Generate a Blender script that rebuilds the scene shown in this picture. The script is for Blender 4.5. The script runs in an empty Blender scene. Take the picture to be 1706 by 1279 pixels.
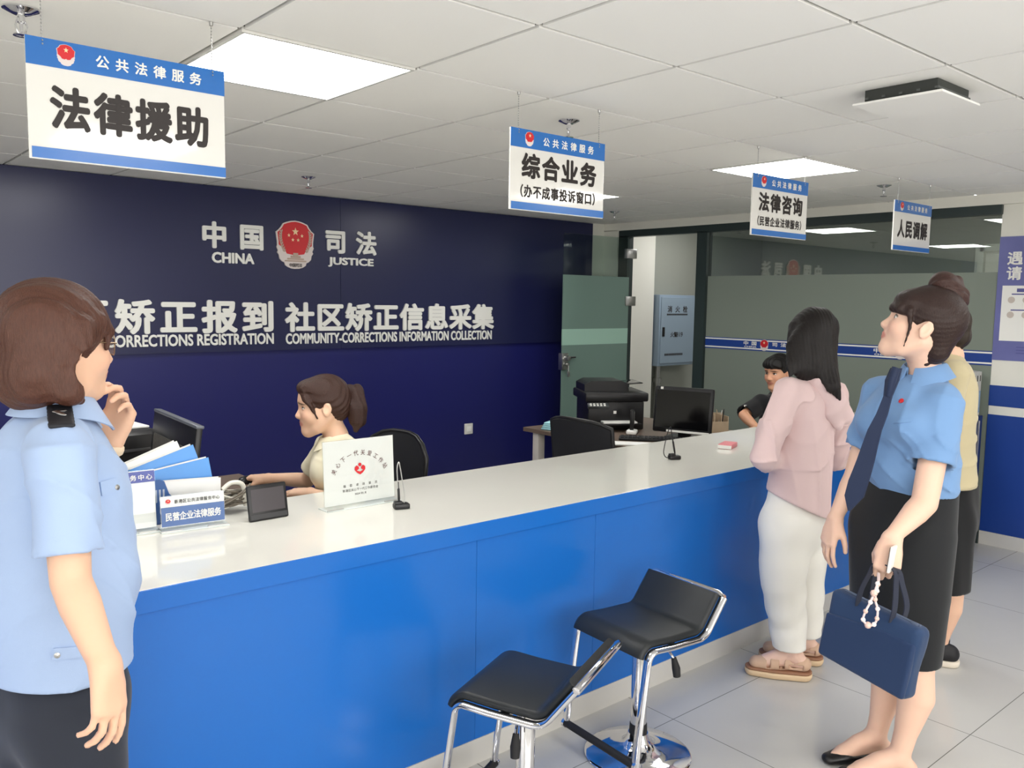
import bpy, bmesh, math, random
import numpy as np
from mathutils import Vector, Matrix

random.seed(7)
SC = bpy.context.scene
COL = SC.collection

# ------------------------------------------------------------------ camera
F_PX, IMG_W, IMG_H, CAM_H = 1407.40, 1706.0, 1279.0, 1.64
CR = Vector((0.759865, -0.649908, 0.015005))
CU = Vector((0.053056, 0.085004, 0.994967))
CF = Vector((0.647912, 0.755245, -0.099073))
HD = Vector((math.sin(0.709053), math.cos(0.709053), 0.0))      # level heading of the camera
cam_data = bpy.data.cameras.new('camera')
cam_data.sensor_fit = 'HORIZONTAL'
cam_data.sensor_width = 36.0
cam_data.lens = F_PX / IMG_W * 36.0
cam_data.clip_start = 0.05
cam = bpy.data.objects.new('camera', cam_data)
COL.objects.link(cam)
cam.matrix_world = Matrix(((CR.x, CU.x, -CF.x, 0), (CR.y, CU.y, -CF.y, 0), (CR.z, CU.z, -CF.z, CAM_H), (0, 0, 0, 1)))
SC.camera = cam


def pt(u, v, h):
    """World point seen at photo pixel (u, v), h metres ahead of the camera on the level."""
    d = CF + CR * ((u - 853.0) / F_PX) - CU * ((v - 639.5) / F_PX)
    p = d * (h / d.dot(HD))
    return Vector((p.x, p.y, p.z + CAM_H))


# ------------------------------------------------------------------ world, exposure, daylight
world = bpy.data.worlds.new('world')
SC.world = world
world.use_nodes = True
world.node_tree.nodes['Background'].inputs[0].default_value = (1.0, 0.97, 0.93, 1)
world.node_tree.nodes['Background'].inputs[1].default_value = 0.6
SC.view_settings.view_transform = 'Standard'
SC.view_settings.look = 'None'
SC.view_settings.exposure = 0.1
SC.view_settings.gamma = 1.0
SC.view_settings.use_curve_mapping = False
SC.cycles.caustics_reflective = False
SC.cycles.caustics_refractive = False


def daylight(name, loc, rot, sx, sy, power, col=(1, 0.98, 0.95)):
    L = bpy.data.lights.new(name, 'AREA')
    L.shape = 'RECTANGLE'
    L.size, L.size_y, L.energy, L.color = sx, sy, power, col
    o = bpy.data.objects.new(name, L)
    COL.objects.link(o)
    o.location = loc
    o.rotation_euler = rot
    return o


# daylight entering by the street windows behind the camera and by the glazed entrance on the left
daylight('window_daylight', (0.6, -2.42, 1.45), (math.radians(102), 0, 0), 5.6, 1.5, 135, (1, 0.97, 0.94))
daylight('entrance_daylight', (-2.92, 0.6, 1.25), (math.radians(90), 0, math.radians(-90)), 3.2, 2.0, 34, (1, 0.97, 0.94))
PANEL_GLOW = 14.0

# ------------------------------------------------------------------ materials


def lin(c):
    return tuple(((v / 255.0) / 12.92 if v <= 10.3 else ((v / 255.0 + 0.055) / 1.055) ** 2.4) for v in c)


MATS = {}


def mat(name, rgb=(200, 200, 200), rough=0.5, metal=0.0, spec=0.5, coat=0.0, bump=0.0, bscale=200.0, var=0.0, vscale=6.0,
        trans=0.0, ior=1.45, emit=0.0, sheen=0.0, stretch=None, sss=0.0, col_attr=None):
    if name in MATS:
        return MATS[name]
    m = bpy.data.materials.new(name)
    MATS[name] = m
    m.use_nodes = True
    nt = m.node_tree
    b = nt.nodes['Principled BSDF']
    c = lin(rgb)
    b.inputs['Base Color'].default_value = (*c, 1)
    b.inputs['Roughness'].default_value = rough
    b.inputs['Metallic'].default_value = metal
    b.inputs['Specular IOR Level'].default_value = spec
    b.inputs['Coat Weight'].default_value = coat
    b.inputs['Coat Roughness'].default_value = 0.08
    b.inputs['Transmission Weight'].default_value = trans
    b.inputs['IOR'].default_value = ior
    b.inputs['Sheen Weight'].default_value = sheen
    if sss:
        b.inputs['Subsurface Weight'].default_value = sss
        b.inputs['Subsurface Radius'].default_value = (0.012, 0.005, 0.003)
        b.inputs['Subsurface Scale'].default_value = 1.0
    if emit:
        b.inputs['Emission Color'].default_value = (*c, 1)
        b.inputs['Emission Strength'].default_value = emit
    tc = nt.nodes.new('ShaderNodeTexCoord')
    src = tc.outputs['Object']
    if stretch:
        mp = nt.nodes.new('ShaderNodeMapping')
        mp.inputs['Scale'].default_value = stretch
        nt.links.new(src, mp.inputs['Vector'])
        src = mp.outputs['Vector']
    base = None
    if col_attr:
        a = nt.nodes.new('ShaderNodeAttribute')
        a.attribute_name = col_attr
        base = a.outputs['Color']
    if var:
        n = nt.nodes.new('ShaderNodeTexNoise')
        n.inputs['Scale'].default_value = vscale
        n.inputs['Detail'].default_value = 4
        nt.links.new(src, n.inputs['Vector'])
        mx = nt.nodes.new('ShaderNodeMix')
        mx.data_type = 'RGBA'
        lo = tuple(max(0, v * (1 - var)) for v in c)
        hi = tuple(min(1, v * (1 + var)) for v in c)
        mx.inputs[6].default_value = (*lo, 1)
        mx.inputs[7].default_value = (*hi, 1)
        nt.links.new(n.outputs['Fac'], mx.inputs[0])
        base = mx.outputs[2]
    if base is not None:
        nt.links.new(base, b.inputs['Base Color'])
    if bump:
        n = nt.nodes.new('ShaderNodeTexNoise')
        n.inputs['Scale'].default_value = bscale
        n.inputs['Detail'].default_value = 3
        nt.links.new(src, n.inputs['Vector'])
        bp = nt.nodes.new('ShaderNodeBump')
        bp.inputs['Strength'].default_value = bump
        bp.inputs['Distance'].default_value = 0.002
        nt.links.new(n.outputs['Fac'], bp.inputs['Height'])
        nt.links.new(bp.outputs['Normal'], b.inputs['Normal'])
    return m


def pane_mat(name, tint, refl=0.25, rough=0.0):
    """Thin glass sheet: see-through with a Fresnel reflection."""
    m = bpy.data.materials.new(name)
    m.use_nodes = True
    nt = m.node_tree
    nt.nodes.clear()
    out = nt.nodes.new('ShaderNodeOutputMaterial')
    t = nt.nodes.new('ShaderNodeBsdfTransparent')
    t.inputs[0].default_value = (*tint, 1)
    g = nt.nodes.new('ShaderNodeBsdfGlossy')
    g.inputs['Roughness'].default_value = rough
    lf = nt.nodes.new('ShaderNodeLayerWeight')
    lf.inputs[0].default_value = 0.5
    pw = nt.nodes.new('ShaderNodeMath')
    pw.operation = 'POWER'
    pw.inputs[1].default_value = 4.0
    nt.links.new(lf.outputs['Facing'], pw.inputs[0])
    lw = nt.nodes.new('ShaderNodeMath')
    lw.operation = 'MULTIPLY'
    lw.inputs[1].default_value = 0.7
    nt.links.new(pw.outputs[0], lw.inputs[0])
    mm = nt.nodes.new('ShaderNodeMath')
    mm.operation = 'ADD'
    mm.inputs[1].default_value = refl
    mm.use_clamp = True
    nt.links.new(lw.outputs[0], mm.inputs[0])
    mx = nt.nodes.new('ShaderNodeMixShader')
    nt.links.new(mm.outputs[0], mx.inputs[0])
    nt.links.new(t.outputs[0], mx.inputs[1])
    nt.links.new(g.outputs[0], mx.inputs[2])
    nt.links.new(mx.outputs[0], out.inputs[0])
    return m


def floor_mat():
    m = mat('floor_tile', (196, 195, 191), 0.16, spec=0.45, var=0.05, vscale=2.2)
    nt = m.node_tree
    b = nt.nodes['Principled BSDF']
    tc = nt.nodes.new('ShaderNodeTexCoord')
    sx = nt.nodes.new('ShaderNodeSeparateXYZ')
    nt.links.new(tc.outputs['Object'], sx.inputs[0])
    fac = None
    for ax, off in (('X', 2.579), ('Y', 1.196)):
        a = nt.nodes.new('ShaderNodeMath'); a.operation = 'SUBTRACT'; a.inputs[1].default_value = off - 8.0
        nt.links.new(sx.outputs[ax], a.inputs[0])
        w = nt.nodes.new('ShaderNodeMath'); w.operation = 'PINGPONG'; w.inputs[1].default_value = 0.4
        nt.links.new(a.outputs[0], w.inputs[0])
        l = nt.nodes.new('ShaderNodeMath'); l.operation = 'LESS_THAN'; l.inputs[1].default_value = 0.0017
        nt.links.new(w.outputs[0], l.inputs[0])
        if fac is None:
            fac = l.outputs[0]
        else:
            q = nt.nodes.new('ShaderNodeMath'); q.operation = 'MAXIMUM'
            nt.links.new(fac, q.inputs[0]); nt.links.new(l.outputs[0], q.inputs[1])
            fac = q.outputs[0]
    old = b.inputs['Base Color'].links[0].from_socket
    mx = nt.nodes.new('ShaderNodeMix'); mx.data_type = 'RGBA'
    nt.links.new(fac, mx.inputs[0]); nt.links.new(old, mx.inputs[6])
    mx.inputs[7].default_value = (*lin((118, 116, 112)), 1)
    nt.links.new(mx.outputs[2], b.inputs['Base Color'])
    return m


M_FLOOR = floor_mat()
M_TILE = mat('ceiling_tile_white', (244, 243, 238), 0.85, bump=0.15, bscale=500)
M_GRID = mat('ceiling_grid_shadow', (46, 44, 41), 0.9)  # dark backing colour stands in for the shade inside the tile joints
M_NAVY = mat('navy_wall_panel', (30, 33, 96), 0.34, spec=0.5)
M_NAVYG = mat('navy_grey_panel', (32, 36, 74), 0.30, spec=0.5)
M_WHITEWALL = mat('white_wall_paint', (226, 225, 216), 0.75, bump=0.1, bscale=300)
M_GREYWALL = mat('grey_wall_paint', (158, 161, 152), 0.8)
M_BLUEWALL = mat('blue_wall_paint', (26, 62, 140), 0.45)
M_BLUE = mat('blue_laminate', (25, 104, 192), 0.24, spec=0.5)
M_TOP = mat('white_stone_top', (222, 221, 213), 0.07, spec=0.4, var=0.03, vscale=3)
M_SKIRT = mat('skirting_tile', (205, 203, 198), 0.25)
M_FRAME = mat('dark_frame', (44, 56, 56), 0.4)
M_BOARD = mat('sign_white', (226, 225, 219), 0.06, coat=0.5)
M_SIGNBLUE = mat('sign_blue', (38, 108, 186), 0.2, coat=0.4)
M_INK = mat('ink_black', (42, 36, 34), 0.5)
M_LETTER = mat('letter_white', (236, 236, 230), 0.5)
M_RED = mat('emblem_red', (205, 38, 45), 0.35)
M_SILVER = mat('emblem_silver', (222, 212, 208), 0.35)
M_WHEAT = mat('emblem_wheat', (186, 164, 148), 0.4)
M_GOLD = mat('emblem_star', (240, 214, 170), 0.4)
M_CHROME = mat('chrome', (225, 225, 228), 0.06, metal=1.0)
M_STEEL = mat('brushed_steel', (190, 190, 188), 0.28, metal=1.0)
M_BLACK = mat('black_plastic', (20, 20, 22), 0.38)
M_BLACKG = mat('black_gloss', (8, 8, 10), 0.08)
M_RUBBER = mat('black_rubber', (28, 28, 30), 0.7)
M_LEATHER = mat('black_leather', (36, 39, 41), 0.42, spec=0.4, bump=0.25, bscale=420)
M_WOODTOP = mat('brown_wood_desk', (112, 96, 84), 0.4, var=0.15, vscale=10, stretch=(1, 12, 1))
M_DESKLEG = mat('desk_leg_white', (214, 208, 202), 0.4)
M_PAPER = mat('paper_white', (240, 240, 236), 0.7)
M_ACRYLIC = pane_mat('clear_acrylic', (0.97, 0.98, 0.98), 0.03)
M_GLASS = pane_mat('clear_glass', (0.80, 0.86, 0.83), 0.16)
M_GLASSD = pane_mat('clear_door_glass', (0.80, 0.86, 0.84), 0.02)
M_FROST = mat('frosted_film', (128, 137, 128), 0.22, spec=0.35)
M_FROSTD = mat('frosted_door_film', (112, 136, 128), 0.3, spec=0.35)
M_FROSTB = mat('pale_green_film', (160, 196, 180), 0.3, spec=0.3)

# ------------------------------------------------------------------ builders


class MB:
    def __init__(s):
        s.bm = bmesh.new()

    def box(s, c, size, rot=None, bev=0.0, seg=2):
        M = Matrix.Translation(Vector(c))
        if rot is not None:
            M = M @ (rot.to_4x4() if isinstance(rot, Matrix) else Matrix.Rotation(rot, 4, 'Z'))
        r = bmesh.ops.create_cube(s.bm, size=1.0, matrix=M @ Matrix.Diagonal((size[0], size[1], size[2], 1)))
        if bev > 0:
            es = list({e for v in r['verts'] for e in v.link_edges})
            bmesh.ops.bevel(s.bm, geom=es, offset=min(bev, min(size) * 0.49), segments=seg, affect='EDGES', profile=0.5)
        return s

    def bb(s, x0, x1, y0, y1, z0, z1, bev=0.0):
        return s.box(((x0 + x1) / 2, (y0 + y1) / 2, (z0 + z1) / 2), (abs(x1 - x0), abs(y1 - y0), abs(z1 - z0)), bev=bev)

    def loft(s, rings, closed=True, cap=True, wrap=False):
        vs = [[s.bm.verts.new(Vector(p)) for p in r] for r in rings]
        n = len(vs[0])
        idx = range(len(vs) if wrap else len(vs) - 1)
        for i in idx:
            a, b = vs[i], vs[(i + 1) % len(vs)]
            for j in range(n if closed else n - 1):
                k = (j + 1) % n
                try:
                    s.bm.faces.new((a[j], a[k], b[k], b[j]))
                except ValueError:
                    pass
        if cap and closed and not wrap:
            s.bm.faces.new(vs[0][::-1])
            s.bm.faces.new(vs[-1])
        return s

    def tube(s, pts, r, seg=12, wrap=False, cap=True, flat=None):
        P = [Vector(p) for p in pts]
        n = len(P)
        rr = r if isinstance(r, (list, tuple)) else [r] * n
        T = []
        for i in range(n):
            if wrap:
                t = P[(i + 1) % n] - P[i - 1]
            else:
                t = P[min(i + 1, n - 1)] - P[max(i - 1, 0)]
            T.append(t.normalized())
        ref = Vector((0, 0, 1)) if abs(T[0].z) < 0.9 else Vector((1, 0, 0))
        nrm = (ref - T[0] * ref.dot(T[0])).normalized()
        rings = []
        for i in range(n):
            nrm = (nrm - T[i] * nrm.dot(T[i])).normalized()
            b = T[i].cross(nrm)
            fx = flat or (1, 1)
            rings.append([P[i] + nrm * (math.cos(a) * rr[i] * fx[0]) + b * (math.sin(a) * rr[i] * fx[1])
                          for a in (2 * math.pi * k / seg for k in range(seg))])
        return s.loft(rings, True, cap, wrap)

    def lathe(s, prof, c=(0, 0, 0), seg=32, axis='Z'):
        rings = []
        for r, z in prof:
            ring = []
            for k in range(seg):
                a = 2 * math.pi * k / seg
                p = Vector((r * math.cos(a), r * math.sin(a), z))
                if axis == 'Y':
                    p = Vector((p.x, -p.z, p.y))
                elif axis == 'X':
                    p = Vector((p.z, p.x, p.y))
                ring.append(p + Vector(c))
            rings.append(ring)
        return s.loft(rings)

    def prism(s, poly, d0, d1, M):
        """poly: 2D outline (x, y); extruded along local z from d0 to d1, mapped by M."""
        a = [s.bm.verts.new(M @ Vector((x, y, d0))) for x, y in poly]
        b = [s.bm.verts.new(M @ Vector((x, y, d1))) for x, y in poly]
        n = len(poly)
        s.bm.faces.new(a[::-1])
        s.bm.faces.new(b)
        for i in range(n):
            k = (i + 1) % n
            s.bm.faces.new((a[i], a[k], b[k], b[i]))
        return s

    def add_mesh(s, me, M):
        n0 = len(s.bm.verts)
        s.bm.from_mesh(me)
        s.bm.verts.ensure_lookup_table()
        bmesh.ops.transform(s.bm, matrix=M, verts=s.bm.verts[n0:])
        return s

    def build(s, name, m, parent=None, smooth=40, world=False, loc=None):
        bmesh.ops.recalc_face_normals(s.bm, faces=s.bm.faces)
        me = bpy.data.meshes.new(name)
        s.bm.to_mesh(me)
        s.bm.free()
        return link_mesh(name, me, m, parent, smooth, world)


def link_mesh(name, me, m, parent=None, smooth=40, world=False):
    for q in (m if isinstance(m, (list, tuple)) else [m]):
        me.materials.append(q)
    if smooth:
        me.polygons.foreach_set('use_smooth', [True] * len(me.polygons))
        if smooth < 180:
            me.set_sharp_from_angle(angle=math.radians(smooth))
    o = bpy.data.objects.new(name, me)
    COL.objects.link(o)
    if parent is not None:
        o.parent = parent
        if world:
            R = Matrix.LocRotScale(parent.location, parent.rotation_euler, None)
            if parent.parent is not None:
                R = Matrix.Identity(4)
            o.matrix_parent_inverse = R.inverted()
    return o


def tag(o, label, cat, group=None):
    o['label'], o['category'] = label, cat
    if group:
        o['group'] = group
    return o


def struct(o):
    o['kind'] = 'structure'
    return o


def thing(name, label, cat, loc=(0, 0, 0), rz=0.0, group=None):
    o = bpy.data.objects.new(name, None)
    COL.objects.link(o)
    o.location = loc
    o.rotation_euler = (0, 0, rz)
    o.empty_display_size = 0.1
    return tag(o, label, cat, group)


def dup(root, loc, rz, label, group=None):
    r = root.copy()
    COL.objects.link(r)
    r.location, r.rotation_euler = loc, (0, 0, rz)
    r['label'] = label
    if group:
        r['group'] = group
    for ch in list(root.children):
        c = ch.copy()
        COL.objects.link(c)
        c.parent = r
        for g in ch.children:
            d = g.copy()
            COL.objects.link(d)
            d.parent = c
    return r


# lettering: font (x, y, z) -> sign facing -Y
FACE_FRONT = Matrix(((1, 0, 0, 0), (0, 0, -1, 0), (0, 1, 0, 0), (0, 0, 0, 1)))
# lettering on a wall that faces -X (reads towards -Y)
FACE_WEST = Matrix(((0, 0, -1, 0), (-1, 0, 0, 0), (0, 1, 0, 0), (0, 0, 0, 1)))
GLYPHS = {}


def glyph(ch, depth):
    key = (ch, depth)
    if key not in GLYPHS:
        cu = bpy.data.curves.new('glyph', 'FONT')
        cu.body, cu.size, cu.extrude, cu.resolution_u = ch, 1.0, depth, 3
        o = bpy.data.objects.new('glyph', cu)
        COL.objects.link(o)
        dg = bpy.context.evaluated_depsgraph_get()
        me = bpy.data.meshes.new_from_object(o.evaluated_get(dg))
        bpy.data.objects.remove(o)
        xs = [v.co.x for v in me.vertices] or [0, 1]
        ys = [v.co.y for v in me.vertices] or [0, 1]
        GLYPHS[key] = (me, min(xs), max(xs), min(ys), max(ys))
    return GLYPHS[key]


def heavy(b):
    if not b:
        return ((0, 0, 0),)
    return [(b * 1.2 * math.cos(k * math.pi / 4), b * 1.2 * math.sin(k * math.pi / 4), k * .00012) for k in range(8)] + [(0, 0, .001)]


def cjk(mb, s, x0, x1, y0, y1, M, w=None, bold=0.018, depth=0.0):
    """Chinese line: equal cells between x0 and x1, height y0..y1; w is the width of one character."""
    n = len(s)
    w = w or (x1 - x0) / n
    pitch = (x1 - x0 - w) / max(1, n - 1)
    sx, sy = w / 0.92, (y1 - y0) / 0.92
    for i, ch in enumerate(s):
        if ch == ' ':
            continue
        me = glyph(ch, round(depth / sy, 4) if depth else 0.0)[0]
        X = x0 + i * pitch
        for bx, by, bz in heavy(bold):
            mb.add_mesh(me, M @ Matrix.Translation((X - 0.04 * sx + bx * sx, y0 + 0.08 * sy + by * sy, bz)) @ Matrix.Diagonal((sx, sy, sy, 1)))


def latin(mb, s, x0, x1, y0, y1, M, bold=0.02, depth=0.0):
    me, a, b, c, d = glyph(s, round(depth / ((y1 - y0) / 0.72), 4) if depth else 0.0)
    sx, sy = (x1 - x0) / (b - a), (y1 - y0) / (d - c)
    for bx, by, bz in heavy(bold):
        mb.add_mesh(me, M @ Matrix.Translation((x0 - a * sx + bx * sx, y0 - c * sy + by * sy, bz)) @ Matrix.Diagonal((sx, sy, sy, 1)))


def star(cx, cy, r, n=5, rot=math.pi / 2):
    return [(cx + math.cos(rot + k * math.pi / n) * (r if k % 2 == 0 else r * 0.42),
             cy + math.sin(rot + k * math.pi / n) * (r if k % 2 == 0 else r * 0.42)) for k in range(2 * n)]


SHIELD = [(0, .5), (.10, .49), (.20, .465), (.30, .43), (.345, .36), (.40, .30), (.47, .25), (.455, .15), (.44, .05), (.44, -.02),
          (.455, -.06), (.42, -.13), (.44, -.17), (.40, -.22), (.385, -.30), (.33, -.35), (.27, -.375), (.25, -.43), (.18, -.47), (.09, -.495), (0, -.5)]


def emblem(parent, cx, cz, w, h, M, depth, world=False, fine=True):
    """Justice badge: silver shield, red field with five stars, wheat ears, plinth; local x right, y up."""
    full = SHIELD + [(-x, y) for x, y in SHIELD[-2:0:-1]]
    P = M @ Matrix.Translation((cx, cz, 0)) @ Matrix.Diagonal((w, h, 1, 1))
    mb = MB(); mb.prism(full, 0, depth, P)
    e = mb.build('emblem', M_SILVER, parent, 30, world)
    mb = MB()
    inner = [(x * 0.93, y * 0.93 + 0.01) for x, y in full if y > -0.05]
    inner = inner + [(-.26, -.10), (-.20, -.19), (-.06, -.21), (0, -.17), (.06, -.21), (.20, -.19), (.26, -.10)][::1]
    # keep a clean loop: right side down, bottom, left side up
    right = [(x * 0.92, y * 0.93 + 0.01) for x, y in SHIELD if y > -0.03]
    loop = right + [(.27, -.10), (.21, -.19), (.07, -.21), (0, -.17), (-.07, -.21), (-.21, -.19), (-.27, -.10)] + [(-x, y) for x, y in right[:0:-1]]
    mb.prism(loop, 0, depth + 0.002, P)
    f = mb.build('red_field', M_RED, parent, 30, world)
    if not fine:
        mb = MB(); mb.prism(star(0, .22, .13), 0, depth + .0035, P)
        mb.build('star', M_GOLD, parent, 30, world)
        return e
    for (sx, sy, sr) in ((0, .27, .085), (-.16, .19, .04), (.16, .19, .04), (-.065, .10, .04), (.065, .10, .04)):
        mb = MB(); mb.prism(star(sx, sy, sr), 0, depth + .004, P)
        mb.build('star', M_GOLD, parent, 30, world)
    for sgn in (-1, 1):
        mb = MB()
        for k in range(9):
            t = k / 8.0
            bx, by = sgn * (.27 + .09 * math.sin(t * 2.2)), -.16 + .40 * t
            for q in (-1, 1):
                a = math.pi / 2 + q * 0.5 - sgn * 0.15
                ux, uy = math.cos(a), math.sin(a)
                L = .075
                mb.prism([(bx, by), (bx + ux * L * .5 - uy * .018, by + uy * L * .5 + ux * .018), (bx + ux * L, by + uy * L),
                          (bx + ux * L * .5 + uy * .018, by + uy * L * .5 - ux * .018)], depth, depth + .005, P)
        mb.build('wheat_ear', M_WHEAT, parent, 30, world)
    mb = MB()
    for (x0, x1, y0, y1) in ((-.06, .06, -.23, -.17), (-.12, .12, -.27, -.23), (-.2, .2, -.31, -.28), (-.26, .26, -.35, -.325)):
        mb.prism([(x0, y0), (x1, y0), (x1, y1), (x0, y1)], depth, depth + .005, P)
    mb.build('gate_relief', M_WHEAT, parent, 30, world)
    mb = MB()
    cjk(mb, '中国司法', -.16, .16, -.46, -.385, P @ Matrix.Translation((0, 0, depth + .0015)), bold=.02)
    mb.build('lettering', M_INK, parent, 0, world)
    return e
# ================================================================== the room
CEIL = 2.396
XW, YB = 6.20, 5.88           # glass partition face, navy wall face
struct(MB().bb(-3.2, 9.6, -2.7, 8.2, -0.12, 0.0).build('floor', M_FLOOR, smooth=0))
LIGHTS = [(1.027, 2.405), (4.027, 2.405), (4.027, 4.205), (1.027, 4.205), (-1.973, 2.405), (-1.973, 4.205), (1.027, .005), (4.027, .005), (-1.973, .005), (1.027, -1.795), (4.027, -1.795)]
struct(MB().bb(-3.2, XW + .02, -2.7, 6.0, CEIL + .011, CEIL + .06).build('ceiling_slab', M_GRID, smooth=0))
mb = MB()
for i in range(-8, 9):
    for j in range(-9, 7):
        x0, y0 = 1.027 + .6 * i, 2.405 + .6 * j
        x1, y1 = min(x0 + .6, XW + .01), min(y0 + .6, 5.90)
        x0, y0 = max(x0, -3.2), max(y0, -2.65)
        if x1 - x0 < .03 or y1 - y0 < .03:
            continue
        if any(abs(x0 - lx) < .01 and abs(y0 - ly) < .01 for lx, ly in LIGHTS):
            continue
        g = .0078
        mb.bb(x0 + g, x1 - g, y0 + g, y1 - g, CEIL, CEIL + .013)
ceiling = struct(mb.build('ceiling', [M_TILE], smooth=0))
# backing above the tile joints is coloured near-black, painting the shade in them
mb = MB()
mb.bb(-2.9, XW + .02, YB, YB + .12, 0, CEIL)
wall_back = struct(mb.build('wall_back', M_NAVY, smooth=0))
mb = MB()
for a, b in ((-2.2, .82), (.823, 3.26), (3.263, 6.03)):
    mb.bb(a, b, 5.85, YB - .001, 1.245, CEIL - .004)
struct(mb.build('trim_1', M_NAVYG, smooth=0))
struct(MB().bb(6.03, XW + .1, 5.86, YB + .01, 0, CEIL).build('trim_2', M_WHITEWALL, smooth=0))
struct(MB().bb(-3.2, -2.9, -1.2, 6.0, 2.3, CEIL).bb(-3.2, -2.9, 2.3, 6.0, 0, 2.3).bb(-3.2, -2.9, -2.7, -1.1, 0, CEIL).build('wall_left', M_WHITEWALL, smooth=0))
mb = MB()
mb.bb(-3.2, 9.6, -2.7, -2.5, 0, .68).bb(-3.2, 9.6, -2.7, -2.5, 2.22, CEIL + .05).bb(-3.2, -2.2, -2.7, -2.5, .68, 2.22).bb(3.4, 9.6, -2.7, -2.5, .68, 2.22)
struct(mb.build('wall_front', M_WHITEWALL, smooth=0))
mb = MB()
for x in (-2.2, -.8, .6, 2.0, 3.37):
    mb.bb(x - .03, x + .03, -2.62, -2.54, .68, 2.22)
mb.bb(-2.2, 3.4, -2.62, -2.54, .68, .74).bb(-2.2, 3.4, -2.62, -2.54, 2.16, 2.22)
struct(mb.build('window_1', M_FRAME, smooth=0))
# right-hand pier with its painted bands
mb = MB(); mb.bb(6.25, 6.75, -2.5, 2.245, .905, CEIL)
pier = struct(mb.build('wall_right', M_WHITEWALL, smooth=0))
struct(MB().bb(6.247, 6.74, -2.5, 2.247, 0.0, .908).build('trim_3', M_BLUEWALL, smooth=0))
struct(MB().bb(6.247, 6.74, -2.5, 2.247, .968, 1.109).build('trim_4', M_BLUEWALL, smooth=0))
struct(MB().bb(6.235, 6.26, -2.5, 2.245, 0, .092).build('baseboard_right', M_SKIRT, smooth=0))
struct(MB().bb(XW, XW + .16, 2.1, 5.9, 2.325, CEIL).build('trim_5', M_WHITEWALL, smooth=0))
struct(MB().bb(XW, XW + .16, 5.68, 5.88, 0, 2.33).build('trim_6', M_WHITEWALL, smooth=0))
# glass partition: dark frames, clear upper strip, frosted film, blue band
mb = MB()
mb.bb(6.22, 6.30, 2.24, 5.68, 2.262, 2.326).bb(6.22, 6.30, 5.56, 5.68, 0, 2.27).bb(6.22, 6.30, 4.63, 4.74, 0, 2.27).bb(6.22, 6.30, 2.246, 4.63, 0, .08)
struct(mb.build('trim_7', M_FRAME, smooth=0))
struct(MB().bb(6.255, 6.267, 2.246, 4.63, 1.876, 2.262).build('window_2', M_GLASS, smooth=0))
struct(MB().bb(6.252, 6.269, 2.246, 4.63, .08, 1.876).build('window_3', M_FROST, smooth=0))
band = thing('window_band', 'blue strip with white edge lines stuck along the frosted glass partition', 'window decal', (6.25, 2.246, 1.24))
MB().bb(6.2495, 6.252, 2.246, 4.63, 1.24, 1.34).build('blue_strip', M_BLUEWALL, band, 0, True)
for z in (1.322, 1.250):
    MB().bb(6.2485, 6.252, 2.246, 4.63, z, z + .011).build('edge_line', M_LETTER, band, 0, True)
for yy in (4.10, 2.95):
    mb = MB()
    W = Matrix.Translation((6.2485, yy, 0)) @ FACE_WEST
    for fn, args in ((cjk, ('中', -.13, -.08, 1.285, 1.318, W, .05)), (cjk, ('国', -.05, 0.0, 1.285, 1.318, W, .05)), (latin, ('CHINA', -.12, 0.0, 1.266, 1.278, W)), (cjk, ('司', .15, .20, 1.285, 1.318, W, .05)), (cjk, ('法', .23, .28, 1.285, 1.318, W, .05))):
        mb = MB(); fn(mb, *args)
        mb.build('lettering', M_LETTER, band, 0, True)
    emblem(band, .075, 1.291, .085, .094, W, .0012, True, fine=False)
# corridor and room beyond the partition
struct(MB().bb(6.36, 9.6, 6.08, 6.25, 0, 2.7).build('wall_corridor', M_GREYWALL, smooth=0))
struct(MB().bb(6.36, 7.12, 5.97, 6.079, 0, 2.615).build('trim_8', M_WHITEWALL, smooth=0))
struct(MB().bb(9.3, 9.5, 1.4, 6.2, 0, 2.7).build('wall_far', M_GREYWALL, smooth=0))
mb = MB().bb(6.36, 9.6, -2.6, 6.2, 2.62, 2.7)
struct(mb.build('ceiling_corridor', M_GREYWALL, smooth=0))
mb = MB()
mb.bb(9.22, 9.30, 1.6, 3.5, 1.35, 1.42).bb(9.22, 9.3, 1.6, 3.5, 2.2, 2.27)
for y in (1.6, 2.2, 2.9, 3.5):
    mb.bb(9.22, 9.3, y - .04, y + .04, 1.35, 2.27)
struct(mb.build('window_4', M_WHITEWALL, smooth=0))
struct(MB().bb(9.28, 9.302, 1.6, 3.5, 1.4, 2.22).build('window_5', mat('frosted_daylight_pane', (196, 192, 182), .5, emit=.25), smooth=0))

# open glass door folded back to the navy wall
dr = bpy.data.objects.new('door_1', None); COL.objects.link(dr); dr.location = (6.2, 5.47, 0); struct(dr)
dx0, dx1, dy = 5.28, 6.15, 5.47
MB().bb(dx0, dx1, dy, dy + .010, 1.872, 2.24, .002).build('clear_pane', M_GLASSD, dr, 0, True)
MB().bb(dx0, dx1, dy, dy + .010, .02, 1.240).bb(dx0, dx1, dy, dy + .010, 1.385, 1.872).build('frosted_pane', M_FROSTD, dr, 0, True)
MB().bb(dx0, dx1, dy - .001, dy + .011, 1.240, 1.385).build('pale_band', M_FROSTB, dr, 0, True)
for z in (2.05, 1.60, .35):
    MB().bb(6.10, 6.24, dy - .014, dy + .024, z, z + .09, .004).build('hinge', M_STEEL, dr, 30, True)
mb = MB().bb(dx0 - .015, dx0 + .06, dy - .022, dy + .032, 1.02, 1.17, .004)
mb.lathe([(.001, .045), (.024, .043), (.026, .02), (.026, 0)], (dx0 + .03, dy - .02, 1.125), 16, 'Y')
mb.tube([(dx0 + .03, dy - .03, 1.07), (dx0 + .03, dy - .06, 1.07)], .012)
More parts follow.
